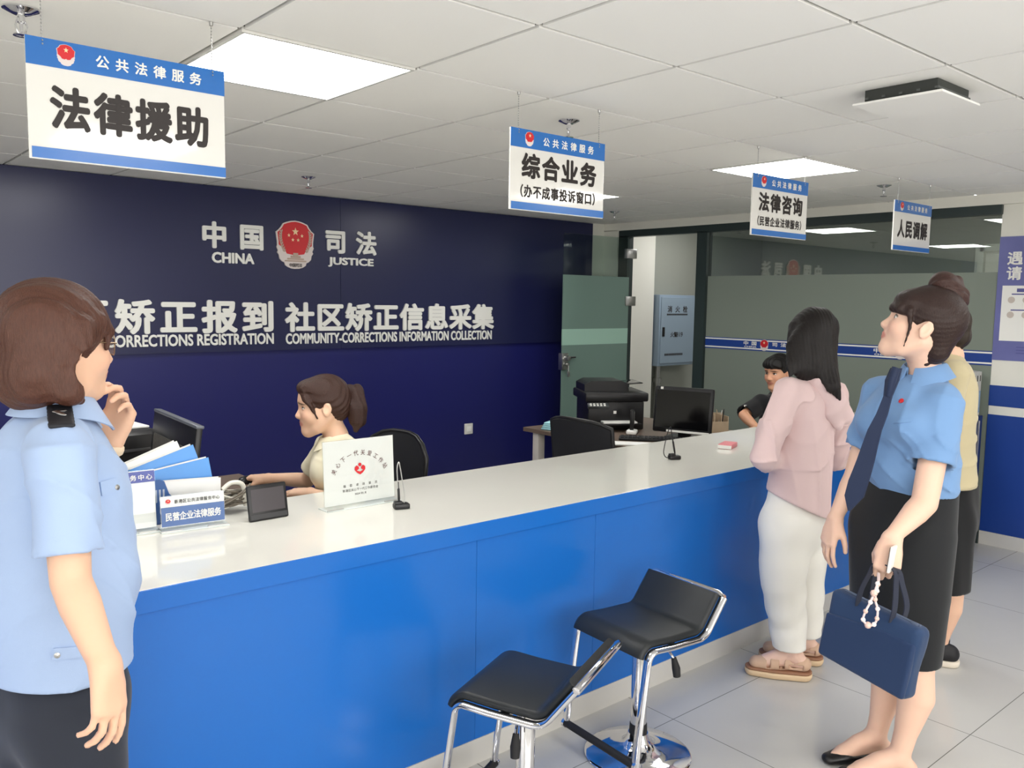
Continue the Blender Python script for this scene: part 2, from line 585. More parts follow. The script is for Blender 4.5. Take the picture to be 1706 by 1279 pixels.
lk = mb.build('lock', M_STEEL, dr, 30, True)
mb = MB().tube([(dx0 + .03, dy - .055, 1.07), (dx0 + .03, dy - .058, 1.0)], .004).bb(dx0 + .015, dx0 + .045, dy - .062, dy - .055, .96, 1.01, .002)
mb.build('key', M_STEEL, dr, 30, True)
mb = MB().tube([(dx0 + .06, dy - .02, 1.13), (dx0 + .15, dy - .02, 1.13)], .008)
mb.build('handle', M_BLACK, dr, 30, True)

# ------------------------------------------------------------------ ceiling fittings
M_PANEL = mat('light_diffuser', (255, 253, 250), .6, emit=PANEL_GLOW)
lab = ['bright square ceiling light behind the first hanging sign at upper left', 'bright square ceiling light behind the third hanging sign from the left',
       'square ceiling light mostly hidden behind the second hanging sign']
first = None
for k, (x, y) in enumerate(LIGHTS):
    L = lab[k] if k < 3 else 'square ceiling light panel outside the picture or behind a sign'
    if first is None:
        first = thing('ceiling_light', L, 'ceiling light', (x + .3, y + .3, CEIL), 0, 'square ceiling lights')
        MB().bb(-.285, .285, -.285, .285, -.004, .006).build('diffuser', M_PANEL, first, 0)
        mb = MB()
        for a, b, c, d in ((-.297, -.285, -.297, .297), (.285, .297, -.297, .297), (-.285, .285, -.297, -.285), (-.285, .285, .285, .297)):
            mb.bb(a, b, c, d, -.006, .01)
        mb.build('frame', M_BOARD, first, 0)
    else:
        dup(first, (x + .3, y + .3, CEIL), 0, L, 'square ceiling lights')
for x, y in ((7.3, 5.2), (8.0, 3.0)):  # panels added to brighten the dark corridor and the fire hose cabinet
    dup(first, (x, y, 2.612), 0, 'added square ceiling light brightening the corridor beyond the glass partition', 'square ceiling lights')
SPR = [(.519, 2.649, 'chrome fire sprinkler on the ceiling above the leftmost hanging sign'), (2.546, 2.625, 'chrome fire sprinkler just above the second hanging sign'),
       (2.553, 4.983, 'chrome fire sprinkler over the navy wall right of the leftmost sign'), (5.359, 4.949, 'small fire sprinkler right of the second hanging sign by the far column'),
       (5.304, 2.606, 'fire sprinkler between the third and fourth hanging signs')]
first = None
for x, y, L in SPR:
    if first is None:
        first = thing('fire_sprinkler', L, 'sprinkler', (x, y, CEIL), 0, 'ceiling sprinklers')
        MB().lathe([(.002, .0), (.045, .0), (.045, -.004), (.028, -.012), (.018, -.016), (.002, -.016)]).build('escutcheon', M_CHROME, first)
        mb = MB().lathe([(.002, -.010), (.010, -.012), (.010, -.035), (.005, -.04), (.004, -.06), (.002, -.062)], seg=14)
        for s in (-1, 1):
            mb.tube([(s * .009, 0, -.03), (s * .014, 0, -.045), (s * .009, 0, -.062), (0, 0, -.068)], .0025, 8)
        mb.build('sprinkler_head', M_CHROME, first)
        MB().lathe([(.002, -.066), (.02, -.068), (.021, -.071), (.002, -.072)]).build('deflector', M_CHROME, first)
    else:
        dup(first, (x, y, CEIL), .6, L, 'ceiling sprinklers')
v = thing('ceiling_vent', 'white square air vent dropped below the ceiling with a dark gap', 'air vent', (3.07, 1.41, CEIL))
MB().bb(-.155, .155, -.155, .155, -.054, -.046, .002).build('deflector_plate', M_TILE, v, 20)
mb = MB()
mb.bb(-.125, .125, -.125, .125, -.0455, -.001)
mb.build('dark_throat', mat('throat_grey', (58, 61, 58), .6), v, 0)
mb = MB()
for k in range(5):
    mb.bb(-.13, .13, -.13 + k * .06, -.118 + k * .06, -.034, -.027)
mb.build('inner_vanes', mat('vane_grey', (88, 92, 90), .5), v, 0)

# ------------------------------------------------------------------ wall lettering on the navy panel
LW = Matrix.Translation((0, 5.85, 0)) @ FACE_FRONT


def wall_letters(name, label, fn, x, z):
    mb = MB(); fn(mb)
    o = mb.build(name, M_LETTER, None, 30)
    return tag(o, label, 'lettering', 'raised white letters on the navy wall')


for chx, x0, x1, z0, L in (('中', 2.19, 2.365, 1.972, 'single raised white character farthest left of the red badge, above CHINA'), ('国', 2.46, 2.635, 1.972, 'single raised boxy white character just left of the red badge'),
                           ('司', 3.128, 3.303, 1.978, 'single raised white character just right of the red badge'), ('法', 3.397, 3.572, 1.978, 'single raised white character farthest right in the badge row, above JUSTICE')):
    wall_letters('wall_lettering', L, lambda b: cjk(b, chx, x0, x1, z0, z0 + .17, LW, w=.175, bold=.03, depth=.012), 0, 0)
wall_letters('wall_lettering', 'raised white Latin letters spelling CHINA', lambda b: latin(b, 'CHINA', 2.261, 2.56, 1.868, 1.937, LW, .03, .01), 0, 0)
wall_letters('wall_lettering', 'raised white Latin letters spelling JUSTICE', lambda b: latin(b, 'JUSTICE', 3.157, 3.547, 1.873, 1.942, LW, .03, .01), 0, 0)
wall_letters('wall_lettering', 'large raised white Chinese characters on the navy wall beside the officer head', lambda b: cjk(b, '社区矫正报到', 1.055, 2.705, 1.385, 1.60, LW, w=.235, bold=.03, depth=.012), 0, 0)
wall_letters('wall_lettering', 'long raised white row of eight Chinese characters above the seated clerk', lambda b: cjk(b, '社区矫正信息采集', 2.805, 4.776, 1.385, 1.59, LW, w=.222, bold=.03, depth=.012), 0, 0)
wall_letters('wall_lettering', 'small raised letters ending in REGISTRATION', lambda b: latin(b, 'COMMUNITY-CORRECTIONS REGISTRATION', 1.03, 2.702, 1.295, 1.37, LW, .022, .008), 0, 0)
wall_letters('wall_lettering', 'small raised letters ending in INFORMATION COLLECTION', lambda b: latin(b, 'COMMUNITY-CORRECTIONS INFORMATION COLLECTION', 2.802, 4.764, 1.290, 1.365, LW, .022, .008), 0, 0)
wb = thing('wall_badge', 'red and silver shield badge with five stars on the navy wall', 'badge', (2.88, 5.85, 1.85))
emblem(wb, 2.881, 2.02, .325, .352, LW, .012, True)
sw = thing('wall_socket', 'white square wall socket low on the navy wall', 'wall socket', (4.54, YB, .5))
MB().bb(4.495, 4.585, YB - .011, YB + .002, .45, .545, .004).build('cover_plate', M_BOARD, sw, 30, True)
MB().bb(4.515, 4.565, YB - .013, YB - .009, .475, .52, .002).build('outlet_insert', M_PAPER, sw, 30, True)

# ------------------------------------------------------------------ hanging signs
SIGNS = [(.725, '法律援助', None, 'leftmost and largest hanging service sign, reading legal aid in four big characters'),
         (2.285, '综合业务', '（办不成事投诉窗口）', 'second hanging service sign from the left, with a bracketed second line'),
         (3.82, '法律咨询', '（民营企业法律服务）', 'third hanging service sign, in front of a bright ceiling light'),
         (5.285, '人民调解', None, 'smallest and rightmost hanging service sign with four characters')]
for x, main, sub, L in SIGNS:
    s = thing('hanging_sign', L, 'hanging sign', (x, 2.405, 1.972), 0, 'signs hanging over the counter')
    MB().bb(-.248, .248, -.002, .006, 0, .295, .0015).build('board', M_BOARD, s, 0)
    MB().bb(-.248, .248, -.004, -.002, .228, .295).build('header_strip', M_SIGNBLUE, s, 0)
    MB().bb(-.242, .248, -.004, -.002, .003, .030).build('footer_strip', M_SIGNBLUE, s, 0)
    mb = MB(); T = Matrix.Translation((0, -.0045, 0)) @ FACE_FRONT
    cjk(mb, '公共法律服务', -.088, .182, .246, .277, T, w=.031, bold=.024)
    mb.build('header_lettering', M_LETTER, s, 0)
    mb = MB(); T = Matrix.Translation((0, -.0028, 0)) @ FACE_FRONT
    if sub:
        cjk(mb, main, -.19, .20, .122, .208, T, w=.086, bold=.034)
        cjk(mb, sub, -.225, .225, .05, .094, T, w=.040, bold=.024)
    else:
        cjk(mb, main, -.195, .20, .082, .182, T, w=.088, bold=.034)
    mb.build('main_lettering', M_INK, s, 0)
    emblem(s, -.158, .262, .046, .052, Matrix.Translation((0, -.004, 0)) @ FACE_FRONT, .0008, fine=False)
    for cx in (-.21, .215):
        mb = MB()
        z = .280
        while z < CEIL - 1.972 - .004:
            mb.lathe([(.0005, -.0026), (.002, -.0016), (.002, .0016), (.0005, .0026)], (cx, 0 if z > .297 else -.005, z), 6)
            z += .0085
        mb.tube([(cx, 0, .295), (cx, 0, CEIL - 1.973)], .0006, 5)
        mb.lathe([(.0005, -.012), (.005, -.010), (.006, 0), (.0005, 0)], (cx, 0, CEIL - 1.972), 10)
        mb.build('chain', M_STEEL, s, 40)

# ------------------------------------------------------------------ poster on the pier
ps = thing('wall_poster', 'purple notice poster with white card panel on the right pier', 'poster', (6.25, 1.75, 1.28))
MB().bb(6.246, 6.25, 1.25, 2.246, 1.282, 2.112).build('sheet', mat('poster_purple', (104, 108, 164), .35, var=.25, vscale=3.5), ps, 0, True)
W = Matrix.Translation((6.2455, 0, 0)) @ FACE_WEST
mb = MB()
cjk(mb, '遇', -2.19, -2.10, 1.925, 2.01, W, w=.09, bold=.02); cjk(mb, '请', -2.19, -2.10, 1.825, 1.91, W, w=.09, bold=.02)
mb.build('title_lettering', M_LETTER, ps, 0, True)
MB().bb(6.2445, 6.246, 1.32, 2.21, 1.415, 1.785).build('card_panel', M_PAPER, ps, 0, True)
mb = MB()
for r in range(2):
    for k in range(5):
        mb.lathe([(.001, -.001), (.022, -.001), (.022, .001), (.001, .001)], (6.2445, 2.15 - k * .09, 1.69 - r * .10), 16, 'X')
mb.build('pictogram_discs', mat('poster_beige', (200, 190, 182), .6), ps, 0, True)
mb = MB()
for (a, b, z0, z1) in ((1.72, 2.12, 1.742, 1.766), (1.95, 2.15, 1.724, 1.732), (1.95, 2.15, 1.618, 1.626), (1.5, 2.10, 1.372, 1.378), (1.5, 2.10, 1.352, 1.358), (1.5, 2.10, 1.332, 1.338)):
    mb.bb(6.2438, 6.246, a, b, z0, z1)
mb.build('caption_lines', mat('poster_ink', (90, 92, 150), .6), ps, 0, True)

# ------------------------------------------------------------------ fire hose cabinet and pipe in the corridor
fc = thing('fire_hose_cabinet', 'grey-blue metal fire hose cabinet on the corridor wall behind the doorway', 'fire cabinet', (7.44, 6.08, .945))
MB().bb(7.14, 7.755, 5.905, 6.079, .945, 1.72, .012).build('cabinet_box', mat('cabinet_grey_blue', (140, 158, 176), .4), fc, 30, True)
MB().bb(7.165, 7.74, 5.897, 5.906, .975, 1.695, .003).build('cabinet_door', mat('cabinet_door_grey_blue', (146, 164, 180), .38), fc, 0, True)
MB().bb(7.19, 7.225, 5.888, 5.899, 1.27, 1.37, .004).build('door_pull', M_BLACK, fc, 30, True)
mb = MB(); T = Matrix.Translation((0, 5.8965, 0)) @ FACE_FRONT
cjk(mb, '消火栓', 7.27, 7.61, 1.53, 1.60, T, w=.075, bold=.02); cjk(mb, '火警', 7.33, 7.45, 1.26, 1.315, T, w=.06, bold=.02)
latin(mb, '119', 7.455, 7.54, 1.262, 1.312, T)
for k in range(16):
    mb.bb(7.26 + k * .0225, 7.277 + k * .0225, 5.8955, 5.8965, 1.498, 1.516)
for k in range(14):
    mb.bb(7.24 + k * .0225, 7.256 + k * .0225, 5.8955, 5.8965, 1.058, 1.082)
mb.build('lettering', M_INK, fc, 0, True)
pp = thing('riser_pipe', 'short silver pipe with elbow under the fire hose cabinet', 'pipe', (7.3, 6.0, .6))
MB().tube([(7.28, 6.02, .944), (7.28, 6.02, 0)], .035, 16).build('pipe', M_STEEL, pp, 40, True)
MB().lathe([(.036, -.03), (.05, -.028), (.05, .028), (.036, .03)], (7.28, 6.02, .78), 16).build('coupling', M_STEEL, pp, 30, True)

# ================================================================== reception counter
XC0, XC1 = -2.3, 5.86
ct = thing('reception_counter', 'long blue reception counter with white stone top', 'reception counter', ((XC0 + XC1) / 2, 2.6, 0))
MB().bb(XC0, XC1, 2.23, 2.965, .838, .876, .003).build('countertop', M_TOP, ct, 0, True)
MB().bb(XC0 + .002, XC1 - .002, 2.2255, 2.24, .815, .8755, .001).build('apron', M_BLUE, ct, 0, True)
mb = MB()
e = [XC0 + .01, .0, 1.77, 2.36, 3.6, 4.8, XC1 - .01]
for a, b in zip(e[:-1], e[1:]):
    mb.bb(a, b - .0015, 2.236, 2.256, .088, .838)
mb.build('front_panel', M_BLUE, ct, 0, True)
MB().bb(XC0 + .01, XC1 - .01, 2.232, 2.262, 0, .092).build('kick_plate', M_SKIRT, ct, 0, True)
MB().bb(XC1 - .02, XC1, 2.24, 2.955, 0, .838).build('end_panel', M_BLUE, ct, 0, True)
MB().bb(XC0 + .02, XC1 - .03, 2.93, 2.95, 0, .838).build('back_panel', M_WHITEWALL, ct, 0, True)


def desk(name, label, x0, x1, y0, y1, z, legs):
    d = thing(name, label, 'desk', ((x0 + x1) / 2, (y0 + y1) / 2, 0))
    MB().bb(x0, x1, y0, y1, z - .028, z, .003).build('desktop', M_WOODTOP, d, 0, True)
    for lx, ly in legs:
        MB().bb(lx - .03, lx + .03, ly - .03, ly + .03, 0, z - .028, .003).build('leg', M_DESKLEG, d, 30, True)
    MB().bb(x0 + .06, x1 - .06, (y0 + y1) / 2 - .015, (y0 + y1) / 2 + .015, z - .09, z - .028).build('rail', M_DESKLEG, d, 30, True)
    return d


desk('office_desk', 'brown staff desk the clerk leans on behind the counter', .55, 1.66, 2.98, 4.0, .765, ((.62, 3.05), (1.59, 3.05), (.62, 3.93), (1.59, 3.93)))
desk('office_desk', 'brown desk with white legs carrying the printer by the glass door', 3.90, 5.02, 3.40, 4.42, .75, ((3.97, 4.33), (3.97, 3.47), (4.95, 4.33), (4.95, 3.47)))

# ------------------------------------------------------------------ bar stools
def seat_profile(n=10):
    """Side profile of the padded seat in (y towards the back, z): waterfall front, flat seat, raised lip."""
    P = []
    for k in range(n + 1):
        a = math.radians(165 - 75 * k / n)
        P.append((-.115 + .055 * math.cos(a), .445 + .055 * math.sin(a)))
    P.append((-.03, .494)); P.append((.05, .492))
    for k in range(n + 1):
        a = math.radians(-90 + 52 * k / n)
        P.append((.095 + .05 * math.cos(a), .541 + .05 * math.sin(a)))
    x, z = P[-1]
    P.append((x + .040, z + .052)); P.append((x + .075, z + .097))
    return P


def offset(P, d):
    out = []
    for i in range(len(P)):
        a, b = P[max(i - 1, 0)], P[min(i + 1, len(P) - 1)]
        tx, tz = b[0] - a[0], b[1] - a[1]
        L = math.hypot(tx, tz)
        out.append((P[i][0] - tz / L * d, P[i][1] + tx / L * d))
    return out


def bar_stool(label, loc, rz):
    s = thing('bar_stool', label, 'bar stool', loc, rz, 'bar stools at the counter')
    P = seat_profile()
    mb = MB()
    w = .172
    rings = []
    for (t, inset) in ((-w, .016), (-w + .004, .006), (-w + .014, 0), (w - .014, 0), (w - .004, .006), (w, .016)):
        hi, lo = offset(P, .012 - inset * .7), offset(P, -.016 + inset * .7)
        rings.append([Vector((t, y, z)) for y, z in hi] + [Vector((t, y, z)) for y, z in lo[::-1]])
    mb.loft(rings).build('seat', M_LEATHER, s, 50)
    # chrome frame: two side rails following the seat, running down the front to the footrest, joined over the lip
    F0 = offset(P, -.022)
    leg = [(F0[0][0] - .045, .10), (F0[0][0] - .035, .20), (F0[0][0] - .012, .37)]
    for sgn in (-1, 1):
        x = sgn * (w + .006)
        pts = [Vector((x, y, z)) for y, z in leg + F0]
        MB().tube(pts, .0165, 12, flat=(1.0, 0.58)).build('side_rail', M_CHROME, s, 60)
    yb, zb = F0[-1]
    mb = MB()
    mb.tube([(-w - .006, yb, zb), (-w + .02, yb + .006, zb + .008), (w - .02, yb + .006, zb + .008), (w + .006, yb, zb)], .0125, 10)
    mb.build('lip_rail', M_CHROME, s, 60)
    yf, zf = leg[0]
    MB().tube([(-w - .008, yf, zf), (w + .008, yf, zf)], .014, 14).build('footrest', M_RUBBER, s, 40)
    for sgn in (-1, 1):
        MB().lathe([(.001, -.006), (.017, -.006), (.017, .006), (.001, .006)], (sgn * (w + .010), yf, zf), 14, 'X').build('footrest_cap', M_CHROME, s, 40)
    # under-seat plate, lever, gas column, base
    mb = MB().bb(-.10, .10, -.09, .09, .452, .466, .004).bb(-w, w, -.015, .015, .455, .467)
    mb.build('mounting_plate', M_STEEL, s, 30)
    lv = MB().tube([(.02, .0, .445), (.10, .02, .44), (.135, .03, .40)], .005, 8).build('lever', M_CHROME, s, 40)
    MB().tube([(.132, .029, .405), (.142, .032, .37), (.146, .033, .34)], [.009, .015, .013], 10).build('lever_grip', M_RUBBER, lv, 60)
    MB().lathe([(.001, .14), (.019, .14), (.019, .455), (.001, .455)], seg=24).build('gas_piston', M_CHROME, s, 40)
    MB().lathe([(.001, .10), (.029, .10), (.029, .43), (.027, .434), (.001, .434)], seg=28).build('column', M_CHROME, s, 40)
    MB().lathe([(.001, .085), (.033, .085), (.031, .12), (.001, .12)], seg=24).build('column_collar', M_RUBBER, s, 40)
    MB().lathe([(.001, 0), (.192, 0), (.193, .006), (.185, .012), (.12, .022), (.07, .034), (.05, .05), (.042, .07), (.036, .086), (.001, .088)], seg=48).build('base', M_CHROME, s, 50)
    return s


bar_stool('nearer black and chrome bar stool with its lip towards the camera', (1.632, 1.815, 0), math.radians(204))
bar_stool('farther black bar stool with raised seat lip near the pink-jacketed woman', (2.272, 1.915, 0), math.radians(266))

# ------------------------------------------------------------------ things on the counter
ZT = .8762
M_LABELBLUE = mat('label_blue', (74, 104, 158), .35)
M_LABELPURPLE = mat('label_purple_blue', (78, 88, 158), .35)


def acrylic_stand(name, label, cat, x, y, w, h, rz=0.0, lean=0.10):
    s = thing(name, label, cat, (x, y, ZT), rz)
    MB().bb(-w / 2 - .005, w / 2 + .005, -.035, .035, 0, .004, .001).build('acrylic_foot', mat('pale_acrylic', (214, 222, 220), .2), s, 0)
    mb = MB()
    for sx in (-1, 1):
        mb.bb(sx * (w / 2 - .03) - .035, sx * (w / 2 - .03) + .03, -.034, -.028, .0045, .008)
    mb.build('foot_pad', M_STEEL, s, 0)
    R = Matrix.Translation((0, 0, .010)) @ Matrix.Rotation(-lean, 4, 'X')
    mb = MB()
    for y0 in (-.003, .003):
        a = [R @ Vector((sx * w / 2, y0, z)) for sx, z in ((-1, 0), (1, 0), (1, h), (-1, h))]
        mb.loft([a, [p + Vector((0, .0015, 0)) for p in a]])
    mb.build('acrylic_sleeve', M_ACRYLIC, s, 0)
    mb = MB()
    a = [R @ Vector((sx * (w / 2 - .002), -.001, z)) for sx, z in ((-1, .002), (1, .002), (1, h - .002), (-1, h - .002))]
    mb.loft([a, [p + Vector((0, .002, 0)) for p in a]])
    mb.build('insert_sheet', M_PAPER, s, 0)
    return s, R @ Matrix.Translation((0, -.0036, 0)) @ FACE_FRONT


s, T = acrylic_stand('desk_sign', 'small acrylic desk sign with blue lower band in front of the blue file box', 'desk sign', .985, 2.752, .205, .103, -.11)
mb = MB(); mb.prism([(-.1, .004), (.1, .004), (.1, .066), (-.1, .066)], 0, .0008, T); mb.build('blue_label', M_LABELBLUE, s, 0)
mb = MB(); cjk(mb, '民营企业法律服务', -.088, .088, .022, .048, T @ Matrix.Translation((0, 0, .0012)), w=.021, bold=.02); mb.build('label_lettering', M_LETTER, s, 0)
mb = MB(); cjk(mb, '新港区公共法律服务中心', -.058, .086, .076, .089, T, w=.0115, bold=.008); mb.build('heading_lettering', M_INK, s, 0)
emblem(s, -.078, .083, .018, .019, T, .0008, fine=False)

s, T = acrylic_stand('desk_sign', 'large white acrylic desk sign with purple heading beside the officer', 'desk sign', .775, 2.80, .215, .19, -.05)
mb = MB(); mb.prism([(-.1055, .150), (.1055, .150), (.1055, .186), (-.1055, .186)], 0, .0008, T); mb.build('purple_label', M_LABELPURPLE, s, 0)
mb = MB(); cjk(mb, '公共法律服务中心', -.09, .098, .158, .176, T @ Matrix.Translation((0, 0, .0012)), w=.019, bold=.014); mb.build('heading_lettering', M_LETTER, s, 0)

s, T = acrylic_stand('certificate_stand', 'white certificate in a clear acrylic stand with a red emblem, in front of the clerk', 'certificate stand', 1.578, 2.690, .30, .238, .012, .06)
mb = MB()
chars = '关心下一代关爱工作站'
for k, ch in enumerate(chars):
    a = math.radians(151 - 122 * k / (len(chars) - 1))
    M2 = T @ Matrix.Translation((.155 * math.cos(a) * .80, .068 + .118 * math.sin(a), 0)) @ Matrix.Rotation(a - math.pi / 2, 4, 'Z') @ Matrix.Shear('XZ', 4, (0, 0))
    cjk(mb, ch, -.009, .009, -.010, .010, M2, w=.018, bold=.0)
mb.build('arched_lettering', mat('dark_red_ink', (92, 40, 40), .5), s, 0)
mb = MB()
cjk(mb, '福 委 讲 政 委 员', -.072, .072, .063, .073, T, w=.0105, bold=0); cjk(mb, '新港区关心下一代工作委员会', -.075, .075, .046, .056, T, w=.0105, bold=0); latin(mb, '2024', -.025, -.003, .031, .038, T, 0); cjk(mb, '年5月', .0, .024, .030, .039, T, w=.008, bold=0)
mb.build('small_lettering', M_INK, s, 0)
mb = MB()
heart = [(.0, -.024), (.012, -.017), (.022, -.006), (.022, .004), (.014, .011), (.006, .006), (.004, -.002), (.014, -.008), (0, -.013), (-.014, -.008), (-.004, -.002), (-.006, .006), (-.014, .011), (-.022, .004), (-.022, -.006), (-.012, -.017)]
TT = T @ Matrix.Translation((0, .128, 0))
mb.prism(heart, 0, .0008, TT)
mb.prism([(.0065 * math.cos(a), .013 + .0065 * math.sin(a)) for a in (k * math.pi / 8 for k in range(16))], 0, .0008, TT)
mb.build('red_emblem', M_RED, s, 0)

# file box with folders
fb = thing('file_box', 'open blue plastic file box with slotted side on the counter', 'file box', (.985, 2.905, ZT), -.06)
mb = MB()
bx0, bx1, by0, by1 = -.115, .10, -.055, .055
mb.bb(bx0, bx1, by0, by1, 0, .004)
mb.bb(bx0, bx1, by1 - .003, by1, 0, .155)
poly = [(bx0, .0), (bx1, .0), (bx1, .05), (bx0 + .115, .06), (bx0 + .075, .10), (bx0 + .06, .145), (bx0 + .045, .152), (bx0, .152)]
mb.prism(poly, by0 * -1 - .003, by0 * -1, FACE_FRONT)
mb.bb(bx1 - .003, bx1, by0, by1, 0, .06)
for k in range(5):
    ya, yb2 = by0 + .0, by1
z0 = .012
# slotted end wall
mb.bb(bx0, bx0 + .003, by0, by0 + .03, 0, .152).bb(bx0, bx0 + .003, by0 + .045, by0 + .06, 0, .152).bb(bx0, bx0 + .003, by0 + .075, by1, 0, .152)
for k in range(7):
    mb.bb(bx0, bx0 + .003, by0 + .03, by0 + .075, k * .0245, k * .0245 + .006)
mb.build('box_shell', mat('file_box_blue', (62, 98, 158), .35), fb, 0)
mb = MB()
for k in range(3):
    mb.bb(bx0 + .030 + k * .012, bx0 + .036 + k * .012, by0 - .0005, by0 + .004, .075 + .006 * k, .118)
mb.build('side_slots', mat('slot_grey', (180, 190, 205), .5), fb, 0)
M_FOLDER = mat('folder_blue', (84, 150, 220), .3)
M_PAPERE = mat('paper_edges', (232, 231, 226), .8, bump=.5, bscale=900, stretch=(1, 1, 6))


def folder(name, label, px, pz, w, h, t, tilt, y, m, cat='folder', inner=True):
    f = thing(name, label, cat, (px, y, pz))
    R = Matrix.Rotation(-tilt, 4, 'Y') @ Matrix.Rotation(-.08, 4, 'X')
    mb = MB()
    mb.bb(-w / 2, w / 2, -t / 2, -t / 2 + .0015, 0, h).bb(-w / 2, w / 2, t / 2 - .0015, t / 2, 0, h * .97).bb(-w / 2, -w / 2 + .0015, -t / 2, t / 2, 0, h)
    bmesh.ops.transform(mb.bm, matrix=R, verts=mb.bm.verts)
    mb.build('cover', m, f, 0)
    mb = MB()
    n = 5
    for k in range(n):
        yy = -t / 2 + .002 + (t - .004) * k / n
        mb.bb(-w / 2 + .004, w / 2 - .006 - .003 * (k % 2), yy, yy + (t - .004) / n * .85, .003, h - .004 + .004 * (k % 3))
    bmesh.ops.transform(mb.bm, matrix=R, verts=mb.bm.verts)
    mb.build('paper_stack', M_PAPERE, f, 0)
    return f


folder('document_folder', 'upper blue folder thick with papers leaning out of the file box', .992, ZT + .055, .225, .165, .022, -math.radians(-17), 2.925, M_FOLDER)
folder('document_folder', 'front blue folder standing in the file box under the upper one', 1.005, ZT + .035, .225, .15, .016, math.radians(8), 2.900, M_FOLDER)
folder('loose_papers', 'stack of white loose papers bulging behind the blue folders', .965, ZT + .075, .20, .16, .03, math.radians(20), 2.952, M_PAPER, 'papers')
folder('white_folder', 'white plastic folder standing at the front of the file box', 1.02, ZT + .006, .20, .128, .010, math.radians(-3), 2.870, mat('white_plastic', (232, 232, 230), .35), 'folder')

# small touch-screen terminal
tb = thing('touch_terminal', 'small black touch-screen terminal leaning back on the counter', 'touch screen', (1.225, 2.70, ZT), .02)
R = Matrix.Rotation(-.20, 4, 'X')
mb = MB(); mb.bb(-.072, .072, -.006, .010, 0, .122, .006); bmesh.ops.transform(mb.bm, matrix=R, verts=mb.bm.verts); mb.build('housing', M_BLACK, tb, 30)
mb = MB(); mb.bb(-.060, .060, -.0068, -.005, .030, .108); bmesh.ops.transform(mb.bm, matrix=R, verts=mb.bm.verts); mb.build('screen', mat('screen_grey', (70, 66, 70), .15), tb, 0)
mb = MB(); mb.bb(-.066, .066, -.0066, -.005, .006, .022); bmesh.ops.transform(mb.bm, matrix=R, verts=mb.bm.verts); mb.build('lower_bezel', mat('bezel_grey', (46, 46, 48), .3), tb, 0)
MB().bb(-.05, .05, .0, .06, 0, .012, .004).build('stand_foot', M_BLACK, tb, 30)


def pen_stand(label, x, y, rz, lean):
    s = thing('pen_stand', label, 'pen stand', (x, y, ZT), rz, 'black counter pens on stands')
    mb = MB().box((0, 0, .010), (.058, .040, .020), bev=.006).box((-.012, 0, .022), (.030, .030, .014), bev=.005)
    mb.build('base', M_BLACK, s, 40)
    pts = [(.010, 0, .015), (.012, 0, .05), (.004, 0, .1), (-.004, 0, .15), (-.010, 0, .172), (-.016, 0, .15), (-.014, 0, .1), (-.010, 0, .03)]
    if lean:
        pts = [(-.02, 0, .008), (-.045, 0, .012), (-.056, 0, .04), (-.046, 0, .10), (-.034, 0, .145), (-.024, 0, .16), (-.018, 0, .13), (-.006, 0, .06), (.004, 0, .02)]
    MB().tube(smooth_pts(pts, 4), .0022, 8).build('cord', M_BLACK if lean else M_STEEL, s, 60)
    a, b = ((-.016, 0, .12), (.004, 0, .022)) if lean else ((-.012, 0, .10), (-.008, 0, .022))
    a, b = Vector(a), Vector(b)
    MB().tube([a, a.lerp(b, .3), a.lerp(b, .35), a.lerp(b, .8), b], [.0025, .0028, .0048, .0048, .0025], 10).build('pen', M_BLACK, s, 60)
    return s


def smooth_pts(P, n):
    P = [Vector(p) for p in P]
    out = []
    for i in range(len(P) - 1):
        p0, p1, p2, p3 = P[max(i - 1, 0)], P[i], P[i + 1], P[min(i + 2, len(P) - 1)]
        for k in range(n):
            t = k / n
            out.append(.5 * ((2 * p1) + (p2 - p0) * t + (2 * p0 - 5 * p1 + 4 * p2 - p3) * t * t + (3 * p1 - p0 - 3 * p2 + p3) * t ** 3))
    return out + [P[-1]]


pen_stand('black pen on an upright looped cord beside the white certificate', 1.668, 2.555, -.3, False)
pen_stand('black pen with drooping cord on the counter near the pink box', 3.262, 2.575, -.5, True)
pk = thing('card_box', 'small flat pink box lying on the counter beside the pink-jacketed woman', 'box', (3.765, 2.62, ZT), .35)
MB().bb(-.066, .066, -.035, .035, 0, .024, .003).build('carton', mat('pink_card', (214, 128, 134), .45), pk, 30)
MB().bb(-.0668, -.058, -.0355, .0355, .002, .021).build('white_end', M_PAPER, pk, 0)
pl = thing('power_plug', 'small black plug lying on the counter right of the pink jacket', 'plug', (4.62, 2.66, ZT), .4)
MB().bb(-.03, .03, -.018, .018, 0, .03, .006).build('plug_body', M_BLACK, pl, 30)
MB().tube([(.03, 0, .012), (.07, .01, .008), (.11, .05, .004), (.12, .12, .004)], .003, 8).build('plug_cord', M_BLACK, pl, 60)

# cable tangle with the white handle
cb = thing('cable_bundle', 'tangle of grey cables heaped between the file box and touch screen', 'cables', (1.16, 2.87, ZT))
rnd = random.Random(3)
M_CABLE = mat('cable_grey', (120, 112, 100), .5)
M_CABLEW = mat('cable_white', (225, 222, 210), .4)
for k in range(16):
    P = []
    a0 = rnd.uniform(0, 6.28)
    cx, cy, cz = rnd.uniform(-.02, .03), rnd.uniform(-.02, .03), rnd.uniform(.012, .055)
    rx, ry = rnd.uniform(.03, .055), rnd.uniform(.02, .04)
    tl = rnd.uniform(-.5, .5)
    for q in range(11):
        a = a0 + q * .55
        P.append((cx + rx * math.cos(a), cy + ry * math.sin(a), max(.004, cz + tl * rx * math.cos(a) + .004 * q * .6)))
    MB().tube(smooth_pts(P, 3), .0032, 6).build('cable_loop', M_CABLE if k % 4 else M_CABLEW, cb, 60)
